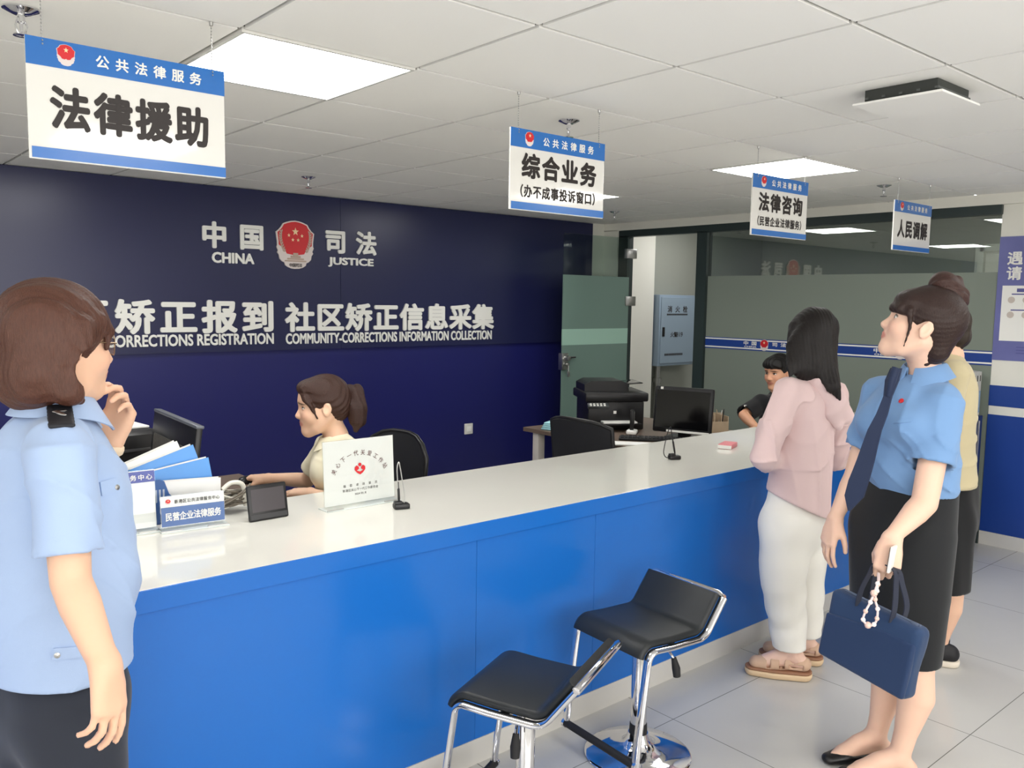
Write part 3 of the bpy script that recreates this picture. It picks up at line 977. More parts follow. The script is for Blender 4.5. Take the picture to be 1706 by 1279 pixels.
hd = MB().tube(smooth_pts([(-.03, .0, .085), (.0, .0, .105), (.035, -.005, .100), (.046, -.01, .07), (.048, -.012, .02)], 5), .0085, 10)
hd.build('white_hook', M_CABLEW, cb, 60)
tr = thing('desk_tray', 'blue angular plastic tray behind the purple desk sign', 'tray', (.86, 2.93, ZT))
mb = MB().bb(-.12, .02, -.03, .03, 0, .004)
mb.prism([(-.07, 0), (.02, 0), (.02, .02), (-.07, .165)], -.0305, -.028, FACE_FRONT)
mb.prism([(-.07, 0), (.02, 0), (.02, .02), (-.07, .165)], .028, .0305, FACE_FRONT)
mb.build('tray_shell', M_LABELPURPLE, tr, 0)

# ------------------------------------------------------------------ staff side: left workstation
PRX = pt(196, 750, 3.62)
pr = thing('printer', 'black laser printer behind the officer by the left desk', 'printer', (PRX.x, PRX.y, .765), .1)
MB().bb(-.23, .15, -.19, .19, 0, .30, .05).build('body', M_BLACK, pr, 40)
MB().bb(-.16, .10, -.10, .16, .301, .311, .01).build('paper_on_top', M_PAPER, pr, 30)
for z in (.12, .17, .22):
    MB().bb(-.20, .12, -.196, -.186, z, z + .012, .002).build('tray_edge', mat('printer_grey', (70, 70, 72), .35), pr, 30)


def monitor(name, label, A, B, h, thick, lean, back=True, cat='monitor'):
    """Screen whose top edge runs from A to B; it faces the side of (B-A) x up."""
    A, B = Vector(A), Vector(B)
    c = (A + B) / 2
    u = (B - A); w = u.length; u = Vector((u.x, u.y, 0)).normalized()
    rz = math.atan2(u.y, u.x)
    z0 = c.z - h * math.cos(lean)
    m = thing(name, label, cat, (c.x, c.y, 0), rz)
    R = Matrix.Translation((0, 0, c.z)) @ Matrix.Rotation(-lean, 4, 'X') @ Matrix.Translation((0, 0, -h))
    return m, R, w


m, R, w = monitor('computer_monitor', 'black monitor seen from its ribbed back beside the seated clerk', (1.149, 3.60, 1.165), (1.115, 3.03, 1.165), .31, .02, .12)
mb = MB(); mb.bb(-w / 2, w / 2, -.012, .012, 0, .31, .006); bmesh.ops.transform(mb.bm, matrix=R, verts=mb.bm.verts); mb.build('panel', M_BLACK, m, 30)
mb = MB(); mb.bb(-w / 2, w / 2, -.014, .016, .302, .314, .003); bmesh.ops.transform(mb.bm, matrix=R, verts=mb.bm.verts); mb.build('top_edge', mat('edge_grey', (92, 96, 104), .35), m, 30)
mb = MB()
for k in range(26):
    mb.bb(-w / 2 + .05 + k * .016, -w / 2 + .058 + k * .016, -.018, -.011, .10, .22)
bmesh.ops.transform(mb.bm, matrix=R, verts=mb.bm.verts); mb.build('vent_ribs', mat('rib_grey', (96, 94, 90), .5), m, 0)
MB().bb(-.035, .035, -.02, .02, .766, 1.0, .006).build('stand_neck', M_BLACK, m, 30)
MB().bb(-.12, .12, -.09, .09, .7655, .776, .004).build('stand_foot', M_BLACK, m, 30)
kb = thing('keyboard', 'black keyboard on the brown desk beneath the clerk hands', 'keyboard', (1.42, 3.42, .7655), math.radians(118))
MB().bb(-.2, .2, -.06, .06, 0, .016, .004).build('case', M_BLACK, kb, 30)
mb = MB()
for r in range(5):
    for k in range(15):
        mb.bb(-.188 + k * .0252, -.167 + k * .0252, -.05 + r * .02, -.033 + r * .02, .016, .021)
mb.build('keys', M_RUBBER, kb, 0)
ms = thing('computer_mouse', 'small dark mouse under the clerk right hand', 'mouse', (1.602, 3.775, .7655), math.radians(118))
mb = MB().lathe([(.001, 0), (.030, 0), (.031, .012), (.024, .026), (.010, .032), (.001, .033)], seg=20)
bmesh.ops.transform(mb.bm, matrix=Matrix.Diagonal((1, 1.7, 1, 1)), verts=mb.bm.verts)
mb.build('shell', M_BLACK, ms, 60)


def office_chair(label, loc, rz, back_h=.95, back_w=.46, drop=.10):
    c = thing('office_chair', label, 'office chair', loc, rz, 'black office chairs')
    mb = MB()
    rings = []
    for k in range(9):
        t = k / 8.0
        a = (t - .5) * 1.0
        x = math.sin(a) * back_w / .96
        yb = .23 - (1 - math.cos(a)) * .35
        top = back_h - (abs(t - .5) * 2) ** 3 * drop
        col = []
        for z in (.52, .52 + (top - .52) * .33, .52 + (top - .52) * .66, top - .02, top):
            col.append(Vector((x, yb + (z - .52) * .12, z)))
        rings.append(col + [q + Vector((0, .018, 0)) for q in col[::-1]])
    mb.loft(rings).build('backrest', mat('chair_mesh_black', (22, 23, 28), .6, bump=.4, bscale=700), c, 60)
    mb = MB()
    F = [r[4] + Vector((0, .009, 0)) for r in rings]
    side0 = [r + Vector((0, .009, 0)) for r in rings[0][:5]]
    side1 = [r + Vector((0, .009, 0)) for r in rings[-1][:5]]
    mb.tube(side0[:4] + F + side1[:4][::-1], .012, 8)
    mb.build('back_frame', M_BLACK, c, 60)
    mb = MB().bb(-.23, .23, -.24, .20, .43, .49, .03); mb.build('seat', mat('chair_fabric_black', (24, 24, 27), .8), c, 40)
    MB().tube([(0, .12, .44), (0, .24, .46), (0, .27, .60)], .02, 8).build('back_support', M_BLACK, c, 50)
    MB().lathe([(.001, .10), (.025, .10), (.025, .43), (.001, .43)], seg=14).build('column', M_BLACK, c, 40)
    for k in range(5):
        a = k * 2 * math.pi / 5
        lg = MB().tube([(0, 0, .11), (.27 * math.cos(a), .27 * math.sin(a), .075)], [.022, .014], 8).build('leg', M_BLACK, c, 50)
        MB().lathe([(.001, -.01), (.028, -.01), (.028, .01), (.001, .01)], (.27 * math.cos(a), .27 * math.sin(a), .03), 12, 'X').build('caster', M_RUBBER, lg, 40)
    return c


office_chair('black mesh office chair the clerk sits on, showing beside the certificate', (1.99, 3.44, 0), math.radians(-80), .985, .46)
CHX = pt(968, 690, 4.56)
office_chair('tall black office chair back standing before the printer desk', (CHX.x + .25, CHX.y, 0), math.radians(90), 1.00, .46, .03)

# ------------------------------------------------------------------ staff side: right workstation
ZD = .7505
p = thing('multifunction_printer', 'black all-in-one printer on the brown desk by the glass door', 'printer', (4.43, 4.09, ZD), math.radians(-32))
MB().bb(-.20, .20, -.18, .18, .0, .20, .012).build('body', M_BLACK, p, 30)
MB().bb(-.225, .225, -.20, .20, .20, .262, .012).build('scanner_unit', M_BLACK, p, 30)
mb = MB()
mb.prism([(-.21, .262), (.11, .262), (.10, .315), (.06, .335), (-.16, .335), (-.21, .31)], -.17, .10, FACE_FRONT)
mb.build('document_feeder', M_BLACK, p, 30)
mb = MB().bb(-.02, .235, -.09, .15, .300, .308, .003); bmesh.ops.transform(mb.bm, matrix=Matrix.Rotation(-.07, 4, 'Y'), verts=mb.bm.verts); mb.build('feeder_tray', M_BLACKG, p, 30)
mb = MB().bb(-.205, -.055, -.035, .0, -.012, .012, .004)
bmesh.ops.transform(mb.bm, matrix=Matrix.Translation((-.01, -.20, .185)) @ Matrix.Rotation(.7, 4, 'X'), verts=mb.bm.verts)
cp = mb.build('control_panel', mat('panel_grey', (60, 64, 66), .3), p, 30)
mb = MB()
for r in range(2):
    for k in range(5):
        mb.bb(-.19 + k * .024, -.176 + k * .024, -.03 + r * .014, -.022 + r * .014, .012, .016)
bmesh.ops.transform(mb.bm, matrix=Matrix.Translation((-.01, -.20, .185)) @ Matrix.Rotation(.7, 4, 'X'), verts=mb.bm.verts)
mb.build('buttons', M_LETTER, cp, 0)
MB().bb(-.14, .16, -.27, -.16, .045, .056, .004).build('output_tray', M_BLACK, p, 30)
MB().bb(-.11, .13, -.262, -.17, .0565, .068, .002).build('printed_sheets', M_PAPER, p, 30)
MB().bb(-.02, .0, -.1815, -.179, .115, .135).build('badge_mark', M_LETTER, p, 0)

m, R, w = monitor('desktop_monitor', 'large black monitor facing the counter with a keyboard before it', (4.28, 3.60, 1.03), (4.68, 3.42, 1.03), .30, .02, .14)
c0 = pt(1093, 640, 5.55); c1 = pt(1190, 650, 5.35)
m.location = ((c0.x + c1.x) / 2, (c0.y + c1.y) / 2, 0)
d = c1 - c0; d.z = 0
m.rotation_euler = (0, 0, math.atan2(d.y, d.x)); w = d.length; zt = (c0.z + c1.z) / 2
R = Matrix.Translation((0, 0, zt)) @ Matrix.Rotation(-.13, 4, 'X') @ Matrix.Translation((0, 0, -.30))
for nm, args, mm in (('housing', (-w / 2, w / 2, -.012, .03, 0, .30, .012), M_BLACK), ('screen', (-w / 2 + .018, w / 2 - .018, -.0135, -.011, .03, .275), M_BLACKG),
                     ('sticker', (-w / 2 + .04, -w / 2 + .058, -.0138, -.011, .279, .294), M_LETTER), ('white_strip', (-w / 2 + .10, w / 2 - .01, -.016, -.011, .004, .018), M_LETTER)):
    mb = MB(); mb.bb(*args); bmesh.ops.transform(mb.bm, matrix=R, verts=mb.bm.verts); mb.build(nm, mm, m, 30)
MB().bb(-.04, .04, .01, .05, ZD, zt - .2, .006).build('stand_neck', M_BLACK, m, 30)
MB().bb(-.13, .13, .0, .15, ZD, ZD + .012, .004).build('stand_foot', M_BLACK, m, 30)
k2 = dup(kb, (4.20, 3.515, ZD), math.radians(-50), 'black keyboard in front of the large monitor on the right desk')
ph = thing('desk_phone', 'white charging cradle with black handset beside the large monitor', 'phone', (4.30, 3.76, ZD), .6)
MB().bb(-.05, .05, -.035, .035, 0, .028, .01).build('cradle', M_PAPER, ph, 40)
MB().bb(-.022, .022, -.012, .014, .025, .165, .009).build('handset', M_BLACK, ph, 40)
MB().bb(.012, .019, -.0135, -.011, .06, .15).build('handset_edge', M_STEEL, ph, 0)
tw = thing('folded_cloth', 'folded pale cyan cloth on the desk corner by the office chair', 'cloth', (4.02, 4.22, ZD), .35)
mb = MB()
for k in range(4):
    mb.box((0, 0, .008 + .013 * k), (.19 - .008 * k, .12 - .006 * k, .014), rot=.04 * (k - 1), bev=.006)
mb.build('cloth_folds', mat('cyan_cloth', (166, 216, 226), .85, bump=.5, bscale=150), tw, 50)
pa = thing('paper_sheets', 'white sheets lying on the right desk edge near the counter', 'papers', (3.985, 3.475, ZD), -.87)
MB().bb(-.14, .16, -.055, .065, 0, .006).build('sheets', M_PAPER, pa, 0)
oc = pt(1215, 705, 5.35)
org = thing('desk_organiser', 'beige wooden pen organiser on the right end of the desk', 'organiser', (4.86, 3.50, ZD), -.5)
M_PLY = mat('plywood', (178, 158, 132), .6, var=.12, vscale=20)
mb = MB()
for x in (-.07, -.02, .03, .08):
    mb.bb(x - .003, x + .003, -.05, .05, 0, .13 - .25 * abs(x - .0))
mb.bb(-.073, .083, -.053, -.047, 0, .075).bb(-.073, .083, .047, .053, 0, .125).bb(-.073, .083, -.05, .05, 0, .005)
mb.build('wooden_case', M_PLY, org, 0)
for k, (x, y, a, mm) in enumerate(((-.045, 0, .2, M_BLACK), (.0, .01, -.15, M_LETTER), (.01, -.02, .25, M_STEEL), (.055, 0, .1, M_BLACK), (.06, .02, -.25, M_PLY))):
    t = thing('pen', ['black pen standing in the wooden organiser, left slot', 'white pen standing in the wooden organiser, middle slot', 'silver pen leaning in the wooden organiser, middle slot',
                      'black pen standing in the wooden organiser, right slot', 'pale wooden pencil leaning in the organiser, right slot'][k], 'pen', (0, 0, 0), 0, 'pens in the wooden organiser')
    Mx = Matrix.LocRotScale(org.location, org.rotation_euler, None)
    t.location = Mx @ Vector((x, y, .007)); t.rotation_euler = (0, a, -.5)
    MB().tube([(0, 0, 0), (0, 0, .13), (0, 0, .15)], [.004, .004, .002], 8).build('barrel', mm, t, 50)

# ------------------------------------------------------------------ rolling rack with magazine files at the right end
rk = thing('file_rack', 'narrow dark blue rack with a pale rail between counter and right pier', 'rack', (6.06, 2.42, 0))
M_RACK = mat('rack_blue', (28, 52, 112), .4)
MB().bb(5.90, 6.20, 2.26, 2.62, .06, .90, .004).build('cabinet', M_RACK, rk, 30, True)
MB().bb(6.118, 6.135, 2.246, 2.262, .12, .87, .002).build('pale_rail', M_STEEL, rk, 30, True)
for x in (5.94, 6.16):
    for y in (2.31, 2.57):
        MB().lathe([(.001, -.012), (.03, -.012), (.03, .012), (.001, .012)], (x, y, .03), 14, 'X').build('caster', M_RUBBER, rk, 40, True)
for k in range(6):
    x = 5.915 + k * .046
    f = thing('magazine_file', 'pale plastic magazine file on the blue rack by the pier', 'magazine file', (x + .02, 2.42, .9005), 0, 'magazine files on the rack')
    mb = MB()
    mb.prism([(-.14, 0), (.14, 0), (.14, .31), (-.02, .31), (-.14, .30)], -.0205, .0205, Matrix(((0, 0, 1, 0), (1, 0, 0, 0), (0, 1, 0, 0), (0, 0, 0, 1))))
    mb.build('file_case', mat('file_grey', (198, 198, 194), .45), f, 20)
    MB().bb(-.006, .006, -.1415, -.139, .235, .275, .0).build('finger_hole', M_BLACK, f, 0)
    MB().bb(-.018, .018, -.1412, -.139, .02, .17).build('spine_label', mat('spine_label_blue', (140, 168, 196), .5, var=.35, vscale=60), f, 0)

# ================================================================== organic shapes: distance fields meshed as one continuous surface
def V3(*a):
    return np.array(a, np.float64)


def nz(v):
    v = np.asarray(v, float)
    return v / np.linalg.norm(v)


class Field:
    """Shapes blended in a distance field; mesh() returns one closed, continuous surface."""

    def __init__(s, res=.005, zones=()):
        s.ops, s.res, s.zones = [], res, zones

    def _add(s, lo, hi, fn, mode, k):
        s.ops.append((np.asarray(lo, float), np.asarray(hi, float), fn, mode, k))
        return s

    def chain(s, pts, rad, k=.0, fl=None, mode='u'):
        P = [np.asarray(p, float) for p in pts]
        R = list(rad) if hasattr(rad, '__len__') else [rad] * len(P)
        pad = max(R) + k + .012
        lo, hi = np.min(P, 0) - pad, np.max(P, 0) + pad

        def fn(X, Y, Z):
            out = None
            for a, b, ra, rb in zip(P[:-1], P[1:], R[:-1], R[1:]):
                d = b - a
                L2 = float(d @ d) + 1e-12
                ax, ay, az = X - a[0], Y - a[1], Z - a[2]
                t = np.clip((ax * d[0] + ay * d[1] + az * d[2]) / L2, 0, 1)
                vx, vy, vz = ax - t * d[0], ay - t * d[1], az - t * d[2]
                r = ra + (rb - ra) * t
                if fl is None:
                    q = np.sqrt(vx * vx + vy * vy + vz * vz) - r
                else:
                    n, sc = fl
                    vn = vx * n[0] + vy * n[1] + vz * n[2]
                    g = vn * (1 / sc - 1)
                    ux, uy, uz = vx + n[0] * g, vy + n[1] * g, vz + n[2] * g
                    k0 = np.sqrt(ux * ux + uy * uy + uz * uz)
                    g2 = vn * (1 / sc ** 2 - 1)
                    wx, wy, wz = vx + n[0] * g2, vy + n[1] * g2, vz + n[2] * g2
                    k1 = np.sqrt(wx * wx + wy * wy + wz * wz)
                    q = (k0 - r) * np.where(k1 > 1e-5, k0 / np.maximum(k1, 1e-5), sc)
                out = q if out is None else np.minimum(out, q)
            return out
        return s._add(lo, hi, fn, mode, k)

    def frustum(s, a, b, ra, rb, k=.0, fl=None, mode='u'):
        """Cone with flat ends."""
        a, b = np.asarray(a, float), np.asarray(b, float)
        d = b - a
        L = float(np.linalg.norm(d)); d = d / L
        pad = max(ra, rb) + k + .012

        def fn(X, Y, Z):
            ax, ay, az = X - a[0], Y - a[1], Z - a[2]
            q = ax * d[0] + ay * d[1] + az * d[2]
            vx, vy, vz = ax - q * d[0], ay - q * d[1], az - q * d[2]
            if fl is not None:
                n, sc = fl
                g = (vx * n[0] + vy * n[1] + vz * n[2]) * (1 / sc - 1)
                vx, vy, vz = vx + n[0] * g, vy + n[1] * g, vz + n[2] * g
            rd = np.sqrt(vx * vx + vy * vy + vz * vz) - (ra + (rb - ra) * np.clip(q / L, -.2, 1.2))
            return np.maximum(rd, np.maximum(-q, q - L))
        return s._add(np.minimum(a, b) - pad, np.maximum(a, b) + pad, fn, mode, k)

    def ell(s, c, r, R=None, k=.0, mode='u'):
        c, r = np.asarray(c, float), np.asarray(r, float)
        R = np.eye(3) if R is None else np.asarray(R)
        ext = np.abs(R) @ r + k + .012

        def fn(X, Y, Z):
            x, y, z = X - c[0], Y - c[1], Z - c[2]
            a = (x * R[0, 0] + y * R[1, 0] + z * R[2, 0])
            b = (x * R[0, 1] + y * R[1, 1] + z * R[2, 1])
            d = (x * R[0, 2] + y * R[1, 2] + z * R[2, 2])
            k0 = np.sqrt((a / r[0]) ** 2 + (b / r[1]) ** 2 + (d / r[2]) ** 2)
            k1 = np.sqrt((a / r[0] ** 2) ** 2 + (b / r[1] ** 2) ** 2 + (d / r[2] ** 2) ** 2)
            return k0 * (k0 - 1) / np.maximum(k1, 1e-4)
        return s._add(c - ext, c + ext, fn, mode, k)

    def box(s, c, h, R=None, rad=.003, k=.0, mode='u'):
        c, h = np.asarray(c, float), np.asarray(h, float)
        R = np.eye(3) if R is None else np.asarray(R)
        ext = np.abs(R) @ h + rad + k + .012

        def fn(X, Y, Z):
            x, y, z = X - c[0], Y - c[1], Z - c[2]
            q = [np.abs(x * R[0, i] + y * R[1, i] + z * R[2, i]) - (h[i] - rad) for i in range(3)]
            o = np.sqrt(sum(np.maximum(v, 0) ** 2 for v in q))
            return o + np.minimum(np.maximum(np.maximum(q[0], q[1]), q[2]), 0) - rad
        return s._add(c - ext, c + ext, fn, mode, k)

    def cut(s, p, n, k=.004):
        """Remove everything on the side n points to."""
        p, n = np.asarray(p, float), nz(n)
        return s._add((-99,) * 3, (99,) * 3, lambda X, Y, Z: -((X - p[0]) * n[0] + (Y - p[1]) * n[1] + (Z - p[2]) * n[2]), 's', k)

    def bump(s, fn, lo=(-99,) * 3, hi=(99,) * 3):
        return s._add(lo, hi, fn, 'd', 0)

    def mesh(s, relax=1):
        us = [o for o in s.ops if o[3] == 'u']
        lo, hi = np.min([o[0] for o in us], 0), np.max([o[1] for o in us], 0)
        ax = []
        for i in range(3):
            t, p = lo[i], []
            while t < hi[i] + s.res:
                p.append(t)
                r = s.res
                for (a, za, zb, zr) in s.zones:
                    if a == i and za <= t < zb:
                        r = min(r, zr)
                t += r
            ax.append(np.array(p))
        f = np.ones([len(a) for a in ax], np.float32)
        for lo_, hi_, fn, mode, k in s.ops:
            sl, gr = [], []
            for i in range(3):
                a = max(0, np.searchsorted(ax[i], lo_[i]) - 1)
                b = min(len(ax[i]), np.searchsorted(ax[i], hi_[i]) + 1)
                sl.append(slice(a, b))
                sh = [1, 1, 1]; sh[i] = -1
                gr.append(ax[i][a:b].astype(np.float32).reshape(sh))
            if any(q.stop <= q.start for q in sl):
                continue
            sl = tuple(sl)
            A = f[sl]
            d = fn(*gr)
            if mode == 'd':
                f[sl] = A + d
            elif mode == 'u':
                m = np.minimum(A, d)
                if k:
                    h = np.maximum(k - np.abs(A - d), 0)
                    m = m - h * h / (4 * k)
                f[sl] = m
            else:
                d = -d
                m = np.maximum(A, d)
                if k:
                    h = np.maximum(k - np.abs(A - d), 0)
                    m = m + h * h / (4 * k)
                f[sl] = m
        f[0] = f[-1] = 1; f[:, 0] = f[:, -1] = 1; f[:, :, 0] = f[:, :, -1] = 1
        ins = f < 0
        cnt = np.zeros([n - 1 for n in f.shape], np.uint8)
        C = [(i, j, k) for i in (0, 1) for j in (0, 1) for k in (0, 1)]
        n0, n1, n2 = cnt.shape
        for i, j, k in C:
            cnt += ins[i:i + n0, j:j + n1, k:k + n2]
        I, J, K = np.nonzero((cnt > 0) & (cnt < 8))
        idx = np.full(cnt.shape, -1, np.int32)
        idx[I, J, K] = np.arange(len(I))
        acc = np.zeros((len(I), 3)); num = np.zeros(len(I))
        base = np.stack([I, J, K], 1)
        for a in range(3):
            o1, o2 = [(1, 2), (0, 2), (0, 1)][a]
            for u in (0, 1):
                for w in (0, 1):
                    off = np.zeros(3, int); off[o1] = u; off[o2] = w
                    p0 = base + off
                    p1 = p0.copy(); p1[:, a] += 1
                    f0 = f[p0[:, 0], p0[:, 1], p0[:, 2]]
                    f1 = f[p1[:, 0], p1[:, 1], p1[:, 2]]
                    x = (f0 < 0) != (f1 < 0)
                    t = np.where(x, f0 / np.where(x, f0 - f1, 1), 0)
                    q0 = np.stack([ax[i][p0[:, i]] for i in range(3)], 1)
                    q1 = np.stack([ax[i][p1[:, i]] for i in range(3)], 1)
                    acc += np.where(x[:, None], q0 + (q1 - q0) * t[:, None], 0)
                    num += x
        co = acc / num[:, None]
        quads = []
        for a in range(3):
            o1, o2 = [(1, 2), (2, 0), (0, 1)][a]
            sa = [slice(1, -1)] * 3
            s0 = list(sa); s1 = list(sa)
            s0[a] = slice(0, -1); s1[a] = slice(1, None)
            e0, e1 = ins[tuple(s0)], ins[tuple(s1)]
            for flip, m in ((False, e0 & ~e1), (True, ~e0 & e1)):
                q = np.stack(np.nonzero(m), 1)
                if not len(q):
                    continue
                q[:, o1] += 1; q[:, o2] += 1
                c = []
                for u, w in ((0, 0), (-1, 0), (-1, -1), (0, -1)):
                    r = q.copy(); r[:, o1] += u; r[:, o2] += w
                    c.append(idx[r[:, 0], r[:, 1], r[:, 2]])
                c = np.stack(c, 1)
                quads.append(c[:, ::-1] if flip else c)
        fa = np.concatenate(quads)
        fa = fa[(fa >= 0).all(1)]
        for _ in range(relax):
            E = np.concatenate([fa[:, [0, 1]], fa[:, [1, 2]], fa[:, [2, 3]], fa[:, [3, 0]]])
            sm = np.zeros_like(co); n = np.zeros(len(co))
            for c in range(3):
                sm[:, c] = np.bincount(E[:, 0], co[E[:, 1], c], len(co)) + np.bincount(E[:, 1], co[E[:, 0], c], len(co))
            n = np.bincount(E.ravel(), minlength=len(co))
            co = co * .5 + .5 * sm / np.maximum(n, 1)[:, None]
        me = bpy.data.meshes.new('surface')
        me.vertices.add(len(co)); me.vertices.foreach_set('co', co.astype(np.float32).ravel())
        me.loops.add(fa.size); me.loops.foreach_set('vertex_index', fa.astype(np.int32).ravel())
        me.polygons.add(len(fa)); me.polygons.foreach_set('loop_start', np.arange(0, fa.size, 4, dtype=np.int32))
        me.update(calc_edges=True); me.validate()
        return me, co

    def build(s, name, m, parent, colour=None, relax=1):
        me, co = s.mesh(relax)
        if colour is not None:
            c = np.ones((len(me.vertices), 4), np.float32)
            c[:, :3] = colour(co)
            at = me.color_attributes.new('Col', 'FLOAT_COLOR', 'POINT')
            at.data.foreach_set('color', c.ravel())
        me.name = name
        return link_mesh(name, me, m, parent, 180, True)


def frame(az, pitch=0.0, roll=0.0):
    """Columns: forward, left, up for a heading az (clockwise from +Y), nose up by pitch, right ear down by roll."""
    a = math.radians(az)
    f = V3(math.sin(a), math.cos(a), 0); l = V3(-math.cos(a), math.sin(a), 0); u = V3(0, 0, 1)
    p = math.radians(pitch)
    f, u = f * math.cos(p) + u * math.sin(p), u * math.cos(p) - f * math.sin(p)
    r = math.radians(roll)
    l, u = l * math.cos(r) + u * math.sin(r), u * math.cos(r) - l * math.sin(r)
    return np.stack([f, l, u], 1)


def pv(u, v, h):
    return np.array(pt(u, v, h))


class Head:
    def __init__(s, c, R, sc=1.0, male=False):
        s.c, s.R, s.sc, s.male = np.asarray(c, float), R, sc, male

    def w(s, p):
        return s.c + s.R @ (np.asarray(p, float) * s.sc)

    def loc(s, co):
        return (co - s.c) @ s.R / s.sc

    def build(s, F):
        sc, R = s.sc, s.R
        el = lambda c, r, k=.0, mode='u', Q=None: F.ell(s.w(c), np.array(r) * sc, R if Q is None else R @ Q, k * sc, mode)
        ch = lambda P, r, k=.0, mode='u': F.chain([s.w(p) for p in P], [q * sc for q in r], k * sc, None, mode)
        el((-.012, 0, .036), (.094, .074, .086))
        el((.030, 0, -.025), (.060, .062, .082), .03)
        for y in (-1, 1):
            ch([(-.012, y * .052, -.045), (.030, y * .040, -.088), (.066, y * .012, -.103)], [.017, .016, .014], .035)
            el((.056, y * .034, -.030), (.030, .026, .026), .03)
            ch([(.082, y * .010, .022), (.074, y * .036, .026)], [.010, .010], .022)
        el((.070, 0, -.098), (.020, .020, .016), .022)
        el((.066, 0, .050), (.026, .050, .034), .03)
        el((.072, 0, -.062), (.020, .026, .022), .025)
        for y in (-1, 1):
            el((.093, y * .031, .002), (.013, .017, .011), .012, 's')
        ch([(.082, 0, .014), (.093, 0, -.010), (.104, 0, -.031)], [.007, .008, .0105], .014)
        el((.094, 0, -.036), (.014, .014, .008), .010)
        for y in (-1, 1):
            el((.092, y * .013, -.036), (.009, .0065, .007), .007)
            el((.0735, y * .031, .002), (.0135, .0145, .0135), .003)
        el((.0905, 0, -.0585), (.009, .021, .0058), .006)
        el((.0885, 0, -.0690), (.009, .018, .0068), .006)
        ch([(.0985, -.020, -.0635), (.1015, 0, -.0628), (.0985, .020, -.0635)], [.0018, .0022, .0018], .003, 's')
        for y in (-1, 1):
            a = math.radians(-14) ; t = math.radians(18) * y
            Q = np.array([[math.cos(a), 0, math.sin(a)], [0, 1, 0], [-math.sin(a), 0, math.cos(a)]])
            Q2 = np.array([[math.cos(t), -math.sin(t), 0], [math.sin(t), math.cos(t), 0], [0, 0, 1]])
            el((-.012, y * .076, -.006), (.019, .0085, .031), .006, 'u', Q2 @ Q)
            el((-.008, y * .086, -.004), (.011, .007, .019), .004, 's', Q2 @ Q)
            el((.004, y * .076, -.010), (.004, .006, .008), .004, 'u')
        return F

    def colour(s, co, skin, lips=(196, 120, 112), brow=(70, 52, 46)):
        P = s.loc(co)
        c = np.tile(np.array(lin(skin)), (len(co), 1))

        def mix(w, rgb):
            nonlocal c
            w = np.clip(w, 0, 1)[:, None]
            c = c * (1 - w) + np.array(lin(rgb)) * w
        x, y, z = P.T
        ay = np.abs(y)
        near = (x > -.03) & (np.abs(z) < .13)
        ck = np.exp(-(((ay - .042) / .022) ** 2 + ((z + .03) / .022) ** 2)) * (x > .03) * near
        mix(ck * .22, (232, 150, 136))
        lp = 1.3 - np.sqrt((y / .0235) ** 2 + ((z + .0635) / .0115) ** 2)
        mix(np.clip(lp * 3, 0, 1) * (x > .083) * near * .8, lips)
        br = 1.25 - np.sqrt(((ay - .031) / .021) ** 2 + ((z - .0215 + (ay - .031) * .12) / .0042) ** 2)
        mix(np.clip(br * 3, 0, 1) * (x > .06) * near * .85, brow)
        ex, ey, ez = x - .0735, ay - .031, z - .002
        r = np.sqrt(ex ** 2 + ey ** 2 + ez ** 2)
        eye = (r < .0150) & (ex > .002) & (np.abs(ez) < .0058 - (ey / .0145) ** 2 * .004)
        mix(eye * 1.0, (232, 228, 222))
        iris = eye & (ey ** 2 + ez ** 2 < .0074 ** 2)
        mix(iris * 1.0, (38, 24, 20))
        lash = (r < .0165) & (ex > .0) & (np.abs(ez - .0066 + (ey / .0145) ** 2 * .004) < .0026) & (ay > .014)
        mix(lash * .9, (30, 22, 20))
        return c


def hand(F, w, X, Z, ts, curls=(25, 30, 35, 40), thumb=(.60, .55, -.35), sc=.95, spread=.0, tcurl=25, fan=4):
    """w wrist, X finger direction, Z back of the hand; ts +1 when the thumb lies on the Z x X side."""
    X = nz(X); Z = nz(np.asarray(Z) - X * (np.asarray(Z) @ X)); Y = np.cross(Z, X)
    L = lambda p: np.asarray(w) + sc * (X * p[0] + Y * p[1] * ts + Z * p[2])
    kn = [(.086, .029, .0), (.091, .009, .003), (.086, -.011, .001), (.077, -.028, -.003)]
    for k, p in enumerate(kn):
        F.chain([L((.0, p[1] * .45, 0)), L((p[0] * .5, p[1] * .8, .001)), L(p)], [.0165 * sc, .0145 * sc, .0115 * sc], .014 if k else .02)
    F.chain([L((.01, .012, -.006)), L((.045, .030, -.008))], [.016 * sc, .013 * sc], .014)
    seg = [(.040, .024, .020), (.044, .027, .021), (.041, .025, .021), (.032, .019, .018)]
    for k in range(4):
        c1 = curls[k]
        a = math.radians(c1 * .8)
        p = np.array(kn[k]); pts = [p]
        yaw = math.radians((1.5 - k) * fan)
        for q, ln in enumerate(seg[k]):
            d = np.array((math.cos(a) * math.cos(yaw), math.sin(yaw) * math.cos(a), -math.sin(a)))
            p = p + d * ln
            pts.append(p)
            a += math.radians(c1 * (1.0 if q == 0 else .7))
        r0 = (.0092, .0094, .0090, .0078)[k]
        F.chain([L(q) for q in pts], [r0 * sc, r0 * .93 * sc, r0 * .85 * sc, r0 * .72 * sc], .0045)
    t = nz(np.array(thumb)); p = np.array((.020, .026, -.008)); pts = [p]
    for q, ln in enumerate((.040, .031, .024)):
        p = p + t * ln; pts.append(p)
        ta = math.radians(tcurl)
        inward = np.array((.25, -.8, -.1))
        t = nz(t * math.cos(ta) + inward * math.sin(ta))
    F.chain([L(q) for q in pts], [.0135 * sc, .0115 * sc, .0098 * sc, .0078 * sc], .008)
    return L


